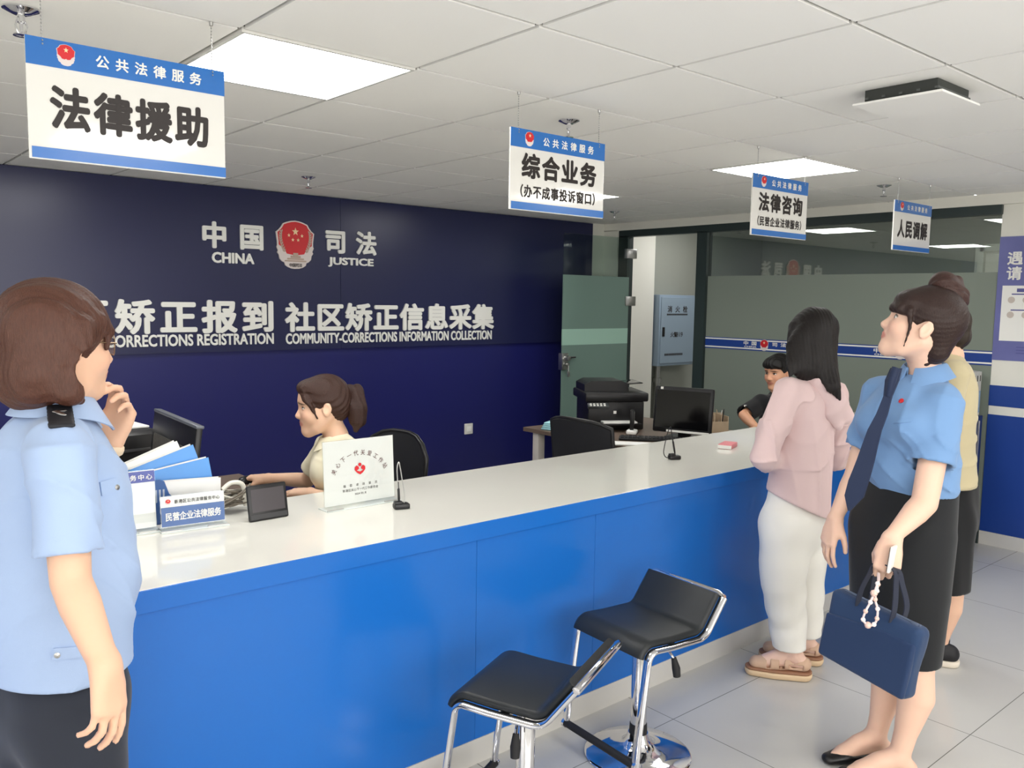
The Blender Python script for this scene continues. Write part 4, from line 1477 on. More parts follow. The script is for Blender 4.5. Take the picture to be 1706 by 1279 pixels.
def arm(F, S, E, W, r=(.040, .038, .034, .036, .0235), k=.02):
    S, E, W = map(np.asarray, (S, E, W))
    F.chain([S, S * .5 + E * .5, E, E * .72 + W * .28, E * .15 + W * .85, W], [r[0], r[1], r[2], r[3], r[4] * 1.08, r[4]], k)


def skin_mat(name, rough=.5):
    return mat(name, (236, 198, 174), rough, spec=.35, sss=.12, col_attr='Col')


def hair_mat(name, rgb, sx=(9, 9, 2)):
    return mat(name, rgb, .42, spec=.35, bump=.9, bscale=55, var=.35, vscale=30, stretch=sx)


def cloth_mat(name, rgb, rough=.8):
    return mat(name, rgb, rough, spec=.25, bump=.18, bscale=900, sheen=.15)


def waves(k1, amp, k2=(0, 0, 0), ph=0.0, wob=1.5):
    k1, k2 = np.asarray(k1, float), np.asarray(k2, float)

    def fn(X, Y, Z):
        a = X * k1[0] + Y * k1[1] + Z * k1[2] + ph
        b = X * k2[0] + Y * k2[1] + Z * k2[2]
        return (amp * np.sin(a + wob * np.sin(b))).astype(np.float32)
    return fn


def ridges(k1, amp, k2=(0, 0, 0), ph=0.0, wob=1.5, p=3):
    """Narrow raised creases with wide valleys between them."""
    k1, k2 = np.asarray(k1, float), np.asarray(k2, float)

    def fn(X, Y, Z):
        b = X * k2[0] + Y * k2[1] + Z * k2[2]
        a = X * k1[0] + Y * k1[1] + Z * k1[2] + ph + wob * np.sin(b)
        return (-amp * (1 - np.abs(np.sin(a))) ** p * (.65 + .35 * np.sin(b * 1.7 + a * .3))).astype(np.float32)
    return fn


def sleeve(S, sh, el, frac, r0, r1, k=.03, thick=.0135):
    """Short sleeve with an open, square hem."""
    sh, el = np.asarray(sh), np.asarray(el)
    e = lerp(sh, el, frac)
    S.ell(sh, (r0 - .003, r0 - .003, r0 - .003), None, .02)
    S.frustum(sh, e, r0, r1, k)
    S.frustum(lerp(sh, el, frac * .84), lerp(sh, el, frac * 1.15), lerp(r0, r1, .84) - thick, r1 - thick * .8, .002, None, 's')


def collar(parent, name, m, c, R, rn, top, drop, tip, open_a=18, flare=.028):
    """Folded shirt collar: inner stand round the neck and a flap falling outside it, with pointed front tips."""
    mb = MB()
    rings = []
    n = 40
    for k in range(n + 1):
        a = math.radians(open_a + (360 - 2 * open_a) * k / n)
        fr = abs(math.cos(a / 2)) ** 6       # 1 at the front ends
        d = V3(math.cos(a), math.sin(a) * .92, 0)
        P = []
        base = top - fr * .018
        for rr, zz in ((rn + .002, base - .038), (rn, base - .004), (rn + .004, base), (rn + .010, base - .004),
                       (rn + .008 + flare * .6 + fr * .006, base - drop * .6 - fr * tip * .5), (rn + .010 + flare + fr * .012, base - drop - fr * tip),
                       (rn + .006 + flare + fr * .012, base - drop - fr * tip - .001), (rn + .004 + flare * .55, base - drop * .6 - fr * tip * .5), (rn + .006, base - .010), (rn + .005, base - .038)):
            P.append(Vector(c + R @ V3(d[0] * rr, d[1] * rr, zz)))
        rings.append(P)
    mb.loft(rings)
    return mb.build(name, m, parent, 50, True)


def ribbon(parent, name, m, P, W, N, th=.004):
    """Flat strap through points P, half-width vectors W, thickness along N."""
    mb = MB()
    rings = []
    for p, w, n in zip(P, W, N):
        p, w, n = Vector(p), Vector(w), Vector(n).normalized()
        rings.append([p - w, p - w * .96 + n * th, p + w * .96 + n * th, p + w])
    mb.loft(rings)
    return mb.build(name, m, parent, 50, True)


from mathutils.bvhtree import BVHTree
EYE = Vector((0, 0, CAM_H))


def on_surface(objs):
    """Finder of the point of a garment's outside that lies behind photo pixel (u, v), lifted off by d."""
    trees = []
    for o in objs:
        n = len(o.data.vertices)
        co = np.empty(n * 3, np.float32)
        o.data.vertices.foreach_get('co', co)
        trees.append(BVHTree.FromPolygons(co.reshape(-1, 3).tolist(), [tuple(p.vertices) for p in o.data.polygons]))

    def f(u, v, d=.004, far=None):
        r = (pt(u, v, 3.0) - EYE).normalized()
        best = None
        for t in trees:
            hit = t.ray_cast(EYE, r)
            if hit[0] is not None and (best is None or hit[3] < best[3]):
                best = hit
        if best is None:
            return far, None
        n = best[1] if best[1].dot(r) < 0 else -best[1]
        return np.array(best[0] + n * d), np.array(n)
    return f


def patch(parent, name, m, find, quad, th=.003, nu=6, nv=5):
    """Sewn-on cloth piece following the garment below it; quad = pixel corners TL, TR, BR, BL."""
    mb = MB()
    tl, tr, br, bl = [np.array(q, float) for q in quad]
    G, O = [], []
    for i in range(nv + 1):
        row, ro = [], []
        for j in range(nu + 1):
            q = lerp(lerp(tl, tr, j / nu), lerp(bl, br, j / nu), i / nv)
            a, n = find(q[0], q[1], th)
            b, n = find(q[0], q[1], -.002)
            if a is None:
                return None
            row.append(mb.bm.verts.new(Vector(a))); ro.append(mb.bm.verts.new(Vector(b)))
        G.append(row); O.append(ro)
    F = mb.bm.faces.new
    for i in range(nv):
        for j in range(nu):
            F((G[i][j], G[i][j + 1], G[i + 1][j + 1], G[i + 1][j])); F((O[i][j], O[i + 1][j], O[i + 1][j + 1], O[i][j + 1]))
    for j in range(nu):
        F((G[0][j], O[0][j], O[0][j + 1], G[0][j + 1])); F((G[nv][j + 1], O[nv][j + 1], O[nv][j], G[nv][j]))
    for i in range(nv):
        F((G[i + 1][0], O[i + 1][0], O[i][0], G[i][0])); F((G[i][nu], O[i][nu], O[i + 1][nu], G[i + 1][nu]))
    return mb.build(name, m, parent, 40, True)


def lerp(a, b, t):
    return np.asarray(a) * (1 - t) + np.asarray(b) * t

# ================================================================== people
UP = V3(0, 0, 1)
SKIN = skin_mat('skin')
SKINC = (228, 190, 168)


def person(label, loc):
    return thing('person', label, 'person', loc)


def hang(o, parent):
    return o


def leg_chain(F, hip, knee, ankle, r=(.082, .060, .050, .054, .034), k=.02, calf=None):
    """Tapering leg with the calf muscle behind the shin."""
    hip, knee, ankle = map(np.asarray, (hip, knee, ankle))
    cb = np.zeros(3) if calf is None else np.asarray(calf)
    F.chain([hip, lerp(hip, knee, .6), knee, lerp(knee, ankle, .30) + cb, lerp(knee, ankle, .72) + cb * .4, ankle], [r[0], r[1] * 1.08, r[2], r[3], r[4] * 1.12, r[4]], k)


def foot(F, ankle, d, L=.235, z=.0, k=.015, w=.036):
    """Bare foot from the heel behind the ankle to the toes."""
    a = np.asarray(ankle); d = nz(d)
    heel = np.array([a[0], a[1], z + .030]) - d * .035
    ball = heel + d * (L * .68); ball[2] = z + .024
    toe = heel + d * (L * .90); toe[2] = z + .016
    F.chain([a, heel], [.034, .029], k)
    F.chain([a + d * .01, lerp(a, ball, .55) + UP * .008, ball], [.034, .033, w * .8], k)
    F.chain([heel, ball, toe], [.027, w * .86, w * .52], k, (UP, .72))
    return heel, ball, toe


# ---------------------------------------------------------------- woman in blue shirt and black skirt, holding the bag
def person_bag_woman():
    G = pv(1470, 1262, 2.92)
    P = person('woman in light blue shirt, navy tie and black skirt holding a navy briefcase', (G[0], G[1], 0))
    az = -76
    B = frame(az); f, l = B[:, 0], B[:, 1]
    neck = pv(1541, 628, 2.90)
    che = pv(1520, 705, 2.90); wai = pv(1520, 795, 2.91); hip = pv(1500, 885, 2.92)
    hd = Head(pv(1536, 543, 2.86), frame(-27, 19, 0), 1.08)
    shL, shR = pv(1572, 668, 2.79), pv(1466, 652, 3.04)
    elL, wrL = pv(1540, 838, 2.70), pv(1487, 893, 2.62)
    elR, wrR = pv(1424, 792, 3.02), pv(1392, 862, 2.97)
    hpL, hpR = hip + l * .085, hip - l * .085
    knL, anL = pv(1528, 1118, 2.80), pv(1497, 1262, 2.80)
    knR, anR = pv(1478, 1112, 2.96), pv(1457, 1250, 2.93)
    anL[2] = .075; anR[2] = .078
    F = Field(.0045, ((2, 1.36, 1.80, .0028), (2, .70, .92, .003)))
    hd.build(F)
    F.chain([hd.w((-.020, 0, -.045)), lerp(hd.w((-.020, 0, -.045)), neck, .6), neck - f * .01 - UP * .02], [.056, .052, .062], .03)
    F.chain([neck - UP * .03, che, wai, hip], [.07, .125, .125, .15], .03, (f, .72))
    F.chain([shL - l * .02, shR + l * .02], .045, .03)
    arm(F, shL, elL, wrL, (.040, .044, .041, .040, .0255))
    arm(F, shR, elR, wrR, (.038, .042, .036, .036, .024))
    hxL = nz(pv(1471, 985, 2.585) - wrL)
    hand(F, wrL + hxL * .012, hxL, nz(-V3(.759, -.651, 0) * .35 - np.array(HD) * .9), -1, (58, 62, 66, 66), (.72, .22, -.45), 1.04, 0, 30, 1)
    hxR = nz(pv(1372, 925, 2.96) - wrR)
    hand(F, wrR + hxR * .008, hxR, nz(-np.array(HD) * .35 - V3(.759, -.651, 0) * .9), 1, (16, 20, 22, 26), (.80, .38, -.40), .98, 0, 15, 4)
    leg_chain(F, hpL, knL, anL, (.085, .066, .055, .060, .034), calf=-f * .012 + V3(.759, -.651, 0) * .008)
    leg_chain(F, hpR, knR, anR, (.085, .066, .054, .058, .034), calf=-f * .012 + V3(.759, -.651, 0) * .008)
    fl_ = frame(-50)[:, 0]
    foot(F, anL, fl_, .235, .008); foot(F, anR, frame(-62)[:, 0], .235, .008)
    F.build('body', SKIN, P, lambda c: hd.colour(c, SKINC))
    # shirt
    S = Field(.006)
    S.chain([neck - UP * .035 + f * .005, che + UP * .02, wai + UP * .03, wai - UP * .035], [.085, .158, .158, .158], .04, (f, .74))
    S.chain([shL - l * .02 - UP * .002, shR + l * .02 - UP * .002], .056, .03)
    S.chain([shR + l * .05 + UP * .012, neck - UP * .045, shL - l * .05 + UP * .012], [.040, .062, .040], .03)
    for sg in (-1, 1):
        S.ell(che + f * .085 + l * sg * .072 + UP * .0, (.07, .075, .07), B, .06)
    S.ell(wai + f * .05 + UP * .04, (.09, .13, .09), B, .06)
    sleeve(S, shL, elL, .62, .058, .073)
    sleeve(S, shR, elR, .66, .054, .062)
    S.bump(ridges(UP * 26 + l * 14 - f * 12, .0085, l * 16 + UP * 9, .5), (-9, -9, .9), (9, 9, 1.22))
    S.bump(ridges(l * 30 + UP * 16, .0065, UP * 14 + f * 9, 1.2))
    S.bump(waves((-30, 22, 26), .0016, (9, 17, 11), 1.5))
    S.cut(wai - UP * .045, -UP)
    S.chain([neck + UP * .1, neck - UP * .035], [.06, .058], .004, None, 's')
    so = S.build('shirt', cloth_mat('shirt_sky_blue', (114, 150, 194), .75), P)
    # collar, tie, pin, pocket
    cR = np.stack([f, l, UP], 1)
    collar(P, 'collar', MATS['shirt_sky_blue'], neck + UP * .012 + f * .004, cR, .064, .040, .046, .040, 14, .030)
    # skirt
    K = Field(.006)
    hem = pv(1492, 1090, 2.88)
    K.chain([wai - UP * .02, hip, lerp(hip, hem, .45), hem - UP * .1], [.158, .190, .178, .152], .04, (f, .80))
    K.bump(waves((26, 30, 0), .0022, (0, 0, 4), .7))
    K.chain([lerp(hip, hem, .6), hem - UP * .12], [.155, .142], .003, (f, .78), 's')
    K.cut(hem, -UP); K.cut(wai - UP * .012, UP)
    ko = K.build('skirt', cloth_mat('skirt_black', (27, 29, 32), .7), P)
    # necktie lying on the shirt, its tip hanging in front of the skirt
    find = on_surface([so, ko])
    lat = nz(V3(.759, -.651, 0) * .9 - np.array(HD) * .4)
    path, nrm, last = [], [], None
    for u, v in ((1494, 613), (1487, 633), (1480, 660), (1470, 690), (1458, 716), (1450, 742), (1443, 766), (1437, 784), (1431, 801), (1424, 826), (1416, 850)):
        q, n = find(u, v, .010)
        h = None if q is None else float(q @ np.array(HD))
        if last is not None and (h is None or h > last + .006 or v > 770):
            h = last
        if h is None:
            h = 2.78
        q = np.array(pt(u, v, h))
        last = h
        path.append(q)
    wd = [.017, .021, .013, .017, .021, .024, .027, .029, .031, .030, .004]
    nrm = nz(f - np.array(HD) * .3)
    tie = ribbon(P, 'necktie', cloth_mat('tie_navy', (25, 38, 66), .5), path, [lat * w for w in wd], [nrm] * len(path), .007)
    mb = MB().tube([path[0] + nrm * .002, path[1] + nrm * .006, path[2] + nrm * .002], [.018, .019, .011], 10, flat=(1.0, .8))
    k_ = mb.build('tie_knot', MATS['tie_navy'], tie, 60)
    mb = MB(); mb.lathe([(.001, -.003), (.008, -.003), (.009, .0), (.001, .002)], seg=16)
    q, n = find(1502, 668, .003)
    o = mb.build('lapel_pin', M_RED, P, 40); o.location = Vector(q) - P.location; o.rotation_euler = Vector(n).to_track_quat('Z', 'Y').to_euler()
    patch(P, 'pocket_welt', MATS['shirt_sky_blue'], find, ((1489, 700), (1518, 698), (1518, 703), (1489, 705)), .003, 6, 1)
    # hair
    H = Field(.0032)
    R = hd.R; sc = hd.sc
    H.ell(hd.w((-.014, 0, .040)), np.array((.103, .083, .094)) * sc, R)
    H.chain([hd.w((-.058, 0, .03)), hd.w((-.066, 0, -.05)), hd.w((-.052, 0, -.098))], [.062 * sc, .052 * sc, .026 * sc], .03, (R[:, 0], .8))
    H.ell(hd.w((.078, 0, -.060)), np.array((.078, .10, .100)) * sc, R, .008, 's')
    for y in (-1, 1):
        H.ell(hd.w((-.004, y * .092, -.012)), np.array((.026, .034, .034)) * sc, R, .008, 's')
        H.chain([hd.w((.052, y * .072, .030)), hd.w((.034, y * .074, -.015)), hd.w((.028, y * .070, -.075))], [.009 * sc, .005 * sc, .002], .006)
    H.ell(hd.w((.054, 0, .052)), np.array((.052, .071, .046)) * sc, R, .015)
    H.chain([hd.w((.078, -.056, .030)), hd.w((.096, -.02, .026)), hd.w((.096, .02, .026)), hd.w((.078, .056, .030))], [.016, .016, .016, .016], .012)
    H.chain([hd.w((.054, .070, .035)), hd.w((.084, .046, .022)), hd.w((.054, .070, .022))], .009, .008)
    H.bump(waves(R @ V3(60, 260, 300), .0007, R @ V3(26, 0, 20), 0, 1.2))
    hr = H.build('hair', hair_mat('hair_dark_brown', (46, 31, 27)), P)
    N = Field(.0035)
    N.ell(pv(1572, 474, 2.86), (.048, .048, .043)); N.ell(pv(1589, 494, 2.86), (.046, .046, .048), None, .02); N.chain([pv(1556, 480, 2.87), pv(1592, 470, 2.88), pv(1604, 505, 2.87)], [.016, .022, .018], .012)
    N.bump(waves((90, 60, 110), .0028, (40, 30, 50), 0, 2))
    N.build('hair_bun', hair_mat('hair_bun_brown', (60, 38, 33)), P)
    # flat shoes
    T = Field(.004)
    for an, az_ in ((anL, -50), (anR, -62)):
        d = frame(az_)[:, 0]; a = np.array([an[0], an[1], 0])
        heel = a - d * .035 + UP * .024; ball = heel + d * .16; toe = heel + d * .215 + UP * -.006
        T.chain([heel, ball, toe], [.036, .042, .030], .01, (UP, .62))
        T.chain([a + UP * .065, a + d * .10 + UP * .055], [.036, .036], .008, None, 's')
    T.cut((0, 0, .001), -UP, .002)
    T.build('flat_shoes', mat('shoe_black', (22, 21, 22), .35), P)
    return P, wrL, hxL


PB, WB, HXB = person_bag_woman()


# ---------------------------------------------------------------- briefcase, charm strap and phone in her left hand
def briefcase():
    # corners of the near face as seen: top-left, top-right, bottom-right, bottom-left
    tl, tr, br, bl = (pv(1384, 978, 2.68), pv(1533, 1050, 2.41), pv(1512, 1184, 2.41), pv(1364, 1092, 2.68))
    u = nz(tr - tl); d = nz((bl - tl) - u * ((bl - tl) @ u)); n = nz(np.cross(u, d))
    if n @ np.array(HD) > 0:
        n = -n
    W = np.linalg.norm(tr - tl); Hh = np.linalg.norm(bl - tl) * .98
    c = tl + u * W / 2
    bag = thing('briefcase', 'navy fabric briefcase hanging from the left hand of the woman in the tie', 'bag', tuple(c + d * Hh))
    R = np.stack([u, -d, n], 1)
    cc = c + d * Hh / 2 - n * .035
    F = Field(.0055)
    F.box(cc, (W / 2, Hh / 2, .034), R, .022)
    F.bump(waves(u * 16 + d * 22, .0025, u * 10 - d * 8, .4))
    navy = cloth_mat('bag_navy', (36, 58, 92), .65)
    F.build('bag_body', navy, bag)
    F = Field(.0045)
    F.box(cc + n * .026 + d * (Hh * .10), (W / 2 - .004, Hh * .39, .014), R, .010)
    F.cut(cc + n * .026 - d * (Hh * .24) + u * .0, -d - u * .16)
    F.build('front_pocket', cloth_mat('bag_navy_pocket', (32, 52, 86), .65), bag)
    mb = MB()
    a = cc - d * (Hh / 2 + .001)
    mb.tube([a - u * (W / 2 - .03), a + u * (W / 2 - .02)], .004, 8)
    mb.box(tuple(a + u * (W / 2 - .035) + n * .006), (.02, .01, .012), rot=Matrix(R.tolist()), bev=.002)
    mb.build('zip', mat('zip_grey', (86, 98, 120), .4), bag, 40, True)
    g = WB + HXB * .098
    for k, off in enumerate((.022, -.022)):
        pa, pb = cc - d * (Hh * .42) - u * W * .17 + n * off * 1.4, cc - d * (Hh * .42) + u * W * .20 + n * off * 1.4
        top = g + n * off * .3
        pts = smooth_pts([pa, pa - d * .05, lerp(pa - d * .05, top - u * .03, .6) - u * .004, top - u * .03 + UP * .002, top + u * .03 + UP * .002, lerp(pb - d * .05, top + u * .03, .6) + u * .004, pb - d * .05, pb], 5)
        P = [np.array(q) for q in pts]
        ribbon(bag, 'handle', cloth_mat('bag_strap', (30, 36, 54), .6), P, [n * .013] * len(P),
               [np.cross(n, nz(P[min(i + 1, len(P) - 1)] - P[max(i - 1, 0)])) for i in range(len(P))], .003)
    ch = thing('charm_strap', 'pale pink beaded charm loop dangling over the navy briefcase', 'charm', tuple(pv(1452, 1000, 2.50)))
    top = pv(1462, 972, 2.53)
    loop = [(1462, 972), (1456, 988), (1450, 1003), (1442, 1018), (1438, 1032), (1446, 1041), (1456, 1040), (1461, 1030), (1462, 1014), (1458, 998), (1461, 984), (1463, 973)]
    pts = [Vector(pv(a, b, 2.47)) for a, b in loop]
    pts = [Vector(pv(1463, 955, 2.56)), Vector(pv(1463, 966, 2.50))] + pts + [Vector(pv(1464, 966, 2.50)), Vector(pv(1464, 955, 2.56))]
    pts = smooth_pts(pts, 3)
    MB().tube(pts, .0035, 8).build('cord', mat('charm_cord', (226, 206, 204), .5), ch, 60, True)
    for k in range(6, len(pts) - 6, 3):
        mb = MB(); r = .0075 if k not in (9, 21) else .011
        mb.lathe([(.0005, -r), (r * .7, -r * .7), (r, 0), (r * .7, r * .7), (.0005, r)], tuple(pts[k]), 10)
        mb.build('bead', mat('charm_bead' + str((k // 3) % 2), [(238, 226, 222), (222, 190, 178)][(k // 3) % 2], .3), ch, 60, True)
    pc = pv(1486, 931, 2.575)
    ph_ = thing('smartphone', 'white-cased smartphone gripped with the briefcase handles', 'phone', tuple(pc))
    d2 = nz(pv(1481, 948, 2.585) - pv(1487, 912, 2.585)); lt = nz(V3(.759, -.651, 0) * .64 + np.array(HD) * .77); lt = nz(lt - d2 * (lt @ d2)); n2 = np.cross(d2, lt)
    Rm = Matrix(np.stack([lt, d2, n2], 1).tolist())
    mb = MB().box(tuple(pc + lt * .01), (.07, .085, .009), rot=Rm, bev=.004); mb.build('case', mat('phone_white', (232, 228, 222), .3), ph_, 40, True)
    mb = MB().box(tuple(pc + lt * .01 - n2 * .0048), (.064, .079, .002), rot=Rm, bev=.001); mb.build('screen', M_BLACKG, ph_, 40, True)


briefcase()


# ---------------------------------------------------------------- woman in the pink jacket, seen from behind
def person_pink_woman():
    G = pv(1310, 1112, 3.62)
    P = person('woman in pale pink hooded jacket and white trousers leaning at the counter', (G[0], G[1], 0))
    B = frame(-2); f, l = B[:, 0], B[:, 1]
    neck = pv(1352, 622, 3.62); che = pv(1345, 690, 3.62); wai = pv(1335, 785, 3.62); hip = pv(1322, 868, 3.62)
    hd = Head(pv(1352, 562, 3.66), frame(12, -4), .98)
    shL, shR = pv(1312, 648, 3.54), pv(1392, 655, 3.72)
    elL, wrL = pv(1272, 762, 3.46), pv(1305, 772, 3.72)
    elR, wrR = pv(1396, 765, 3.84), pv(1345, 762, 3.88)
    knL, anL = pv(1305, 972, 3.56), pv(1322, 1105, 3.58)
    knR, anR = pv(1340, 968, 3.70), pv(1342, 1082, 3.74)
    anL[2] = .11; anR[2] = .11
    F = Field(.005, ((2, 1.42, 1.7, .004),))
    hd.build(F)
    F.chain([hd.w((-.02, 0, -.045)), neck], [.05, .055], .03)
    F.chain([neck - UP * .03, che, wai, hip], [.06, .115, .11, .13], .03, (f, .72))
    F.chain([shL - l * .02, shR + l * .02], .04, .03)
    arm(F, shL, elL, wrL, (.038, .035, .03, .03, .022)); arm(F, shR, elR, wrR, (.038, .035, .03, .03, .022))
    hand(F, wrL, nz(wrR - wrL + f * .02), f * .8 + UP * .5, 1, (20, 22, 25, 30), sc=.9)
    hand(F, wrR, nz(wrL - wrR + f * .05), f * .8 + UP * .5, -1, (20, 22, 25, 30), sc=.9)
    leg_chain(F, hip + l * .08, knL, anL, (.075, .06, .047, .05, .032)); leg_chain(F, hip - l * .08, knR, anR, (.075, .06, .047, .05, .032))
    fd = frame(-36)[:, 0]
    fz = .044
    foot(F, anL, fd, .225, fz, w=.034); foot(F, anR, fd, .225, fz, w=.034)
    F.build('body', SKIN, P, lambda c: hd.colour(c, (230, 194, 176)))
    # jacket: loose body widening to the hem, long sleeves, hood lying on the back
    J = Field(.0055)
    hemc = pv(1326, 838, 3.62)
    J.chain([neck - UP * .05, che + UP * .03, wai, hemc - UP * .08], [.068, .134, .152, .176], .04, (f, .78))
    J.chain([shL - l * .015, shR + l * .015], .047, .03)
    J.chain([shL - UP * .01, lerp(shL, elL, .5), elL, lerp(elL, wrL, .55)], [.054, .058, .053, .044], .03)
    J.chain([shR - UP * .01, lerp(shR, elR, .5), elR, lerp(elR, wrR, .85)], [.054, .056, .052, .040], .03)
    J.bump(ridges(l * 34 + f * 12, .013, UP * 4 + l * 8, .6, 1.2), (-9, -9, .5), (9, 9, 1.16))
    J.bump(ridges(l * 16 + UP * 26 - f * 12, .0105, (9, 12, 7), .4, 1.3), (-9, -9, .95), (9, 9, 1.32))
    J.chain([lerp(hip, hemc, .5), hemc - UP * .2], [.13, .166], .004, (f, .76), 's')
    J.cut(pv(1322, 836, 3.62), nz(-UP - V3(.759, -.651, 0) * .45))
    J.chain([neck + UP * .1, neck - UP * .03], [.06, .05], .004, None, 's')
    J.build('jacket', cloth_mat('jacket_pink', (222, 196, 195), .8), P)
    Q = Field(.005)
    vd = np.array(HD)
    Q.chain([pv(1340, 628, 3.58), pv(1368, 640, 3.545), pv(1392, 672, 3.535), pv(1410, 694, 3.56)], [.026, .040, .052, .034], .02, (vd, .62))
    Q.chain([pv(1385, 690, 3.53), pv(1398, 712, 3.545)], [.030, .014], .03, (vd, .7))
    Q.bump(ridges(l * 26 + UP * 30, .0055, (12, 8, 14)))
    Q.build('hood', MATS['jacket_pink'], P)
    # trousers
    T = Field(.006)
    T.chain([hip + UP * .1, hip - UP * .02], [.135, .145], .03, (f, .80))
    hemL, hemR = pv(1317, 1078, 3.585), pv(1343, 1062, 3.74)
    T.chain([hip + l * .075, lerp(hip + l * .075, knL, .6), knL, lerp(knL, hemL, .6), hemL - UP * .05], [.108, .104, .094, .080, .070], .04)
    T.chain([hip - l * .075, lerp(hip - l * .075, knR, .6), knR, lerp(knR, hemR, .6), hemR - UP * .05], [.105, .100, .088, .076, .066], .02)
    T.bump(waves(UP * 38 + l * 26, .0026, l * 22 + UP * 10, 1.0, 1.4), (-9, -9, .15), (9, 9, .75))
    T.chain([lerp(knL, hemL, .6), hemL - UP * .08], [.05, .062], .003, None, 's')
    T.chain([lerp(knR, hemR, .6), hemR - UP * .08], [.05, .058], .003, None, 's')
    T.cut(hemL, -UP)
    T.build('trousers', cloth_mat('trousers_white', (238, 236, 229), .8), P)
    # hair: straight, to the shoulder blades
    H = Field(.0036)
    R, sc = hd.R, hd.sc
    H.ell(hd.w((-.014, 0, .040)), np.array((.104, .086, .094)) * sc, R)
    vd = np.array(HD)
    H.chain([hd.w((-.03, 0, .03)), pv(1352, 575, 3.60), pv(1349, 600, 3.575), pv(1346, 612, 3.56)], [.084, .098, .086, .060], .03, (vd, .62))
    H.chain([pv(1366, 575, 3.60), pv(1378, 618, 3.545), pv(1388, 645, 3.505), pv(1399, 664, 3.505)], [.070, .048, .030, .007], .03, (vd, .5))
    H.chain([pv(1330, 585, 3.60), pv(1322, 612, 3.545), pv(1317, 626, 3.52)], [.050, .030, .006], .03, (vd, .5))
    for y in (-1, 1):
        H.chain([hd.w((.030, y * .070, .045)), hd.w((.022, y * .084, -.01)), hd.w((.012, y * .086, -.07)), hd.w((-.01, y * .078, -.12))], [.028, .030, .028, .016], .02)
    H.ell(hd.w((.105, 0, -.045)), np.array((.072, .074, .10)) * sc, R, .01, 's')
    H.bump(waves(R @ V3(120, 420, 0), .0013, R @ V3(0, 30, 16), 0, 1.0)); H.bump(waves(R @ V3(40, 90, 0), .0018, R @ V3(0, 14, 16), 0, 1.0))
    H.build('hair', hair_mat('hair_black', (27, 23, 22)), P)
    # platform sandals
    for an, nm in ((anL, 'sandal'), (anR, 'sandal')):
        d = fd; side = np.cross(UP, d); a = np.array([an[0], an[1], 0])
        S = Field(.004)
        heel = a - d * .038; toe = heel + d * .205
        S.chain([heel + UP * .026, heel + d * .12 + side * .002 + UP * .026, toe + UP * .028], [.043, .047, .040], 0, (UP, 1.0))
        S.cut((0, 0, .002), -UP, .003); S.cut((0, 0, .030), UP, .003)
        so = S.build(nm, mat('sandal_sole', (224, 196, 160), .6), P)
        S = Field(.004)
        S.chain([heel + UP * .036, heel + d * .12 + UP * .036, toe + UP * .038], [.041, .045, .038], 0)
        S.cut((0, 0, .030), -UP, .001); S.cut((0, 0, .042), UP, .002)
        S.build('midsole', mat('sandal_midsole', (150, 108, 82), .6), so)
        S = Field(.0032)
        S.chain([heel + UP * .070, heel + d * .06 + UP * .074, heel + d * .14 + UP * .062, toe - d * .012 + UP * .056], [.037, .040, .042, .033], .0, (UP, .88))
        S.chain([a + UP * .20, a + UP * .085], [.034, .036], .004, None, 's')
        S.cut((0, 0, .041), -UP, .001)
        for t, yaw, wd in ((.165, .5, .0055), (.135, -.3, .006), (.105, .35, .006), (.070, -.5, .010)):
            cdir = nz(d * math.cos(yaw) + side * math.sin(yaw))
            S.box(heel + d * t + UP * .075, (wd, .05, .028), np.stack([cdir, np.cross(UP, cdir), UP], 1), .002, .002, 's')
        for y in (-1, 1):
            S.box(heel + d * .03 + side * y * .045 + UP * .062, (.030, .02, .012), np.stack([d, side, UP], 1), .004, .002, 's')
        S.build('straps', mat('sandal_tan', (206, 172, 146), .6), so)
    return P


person_pink_woman()


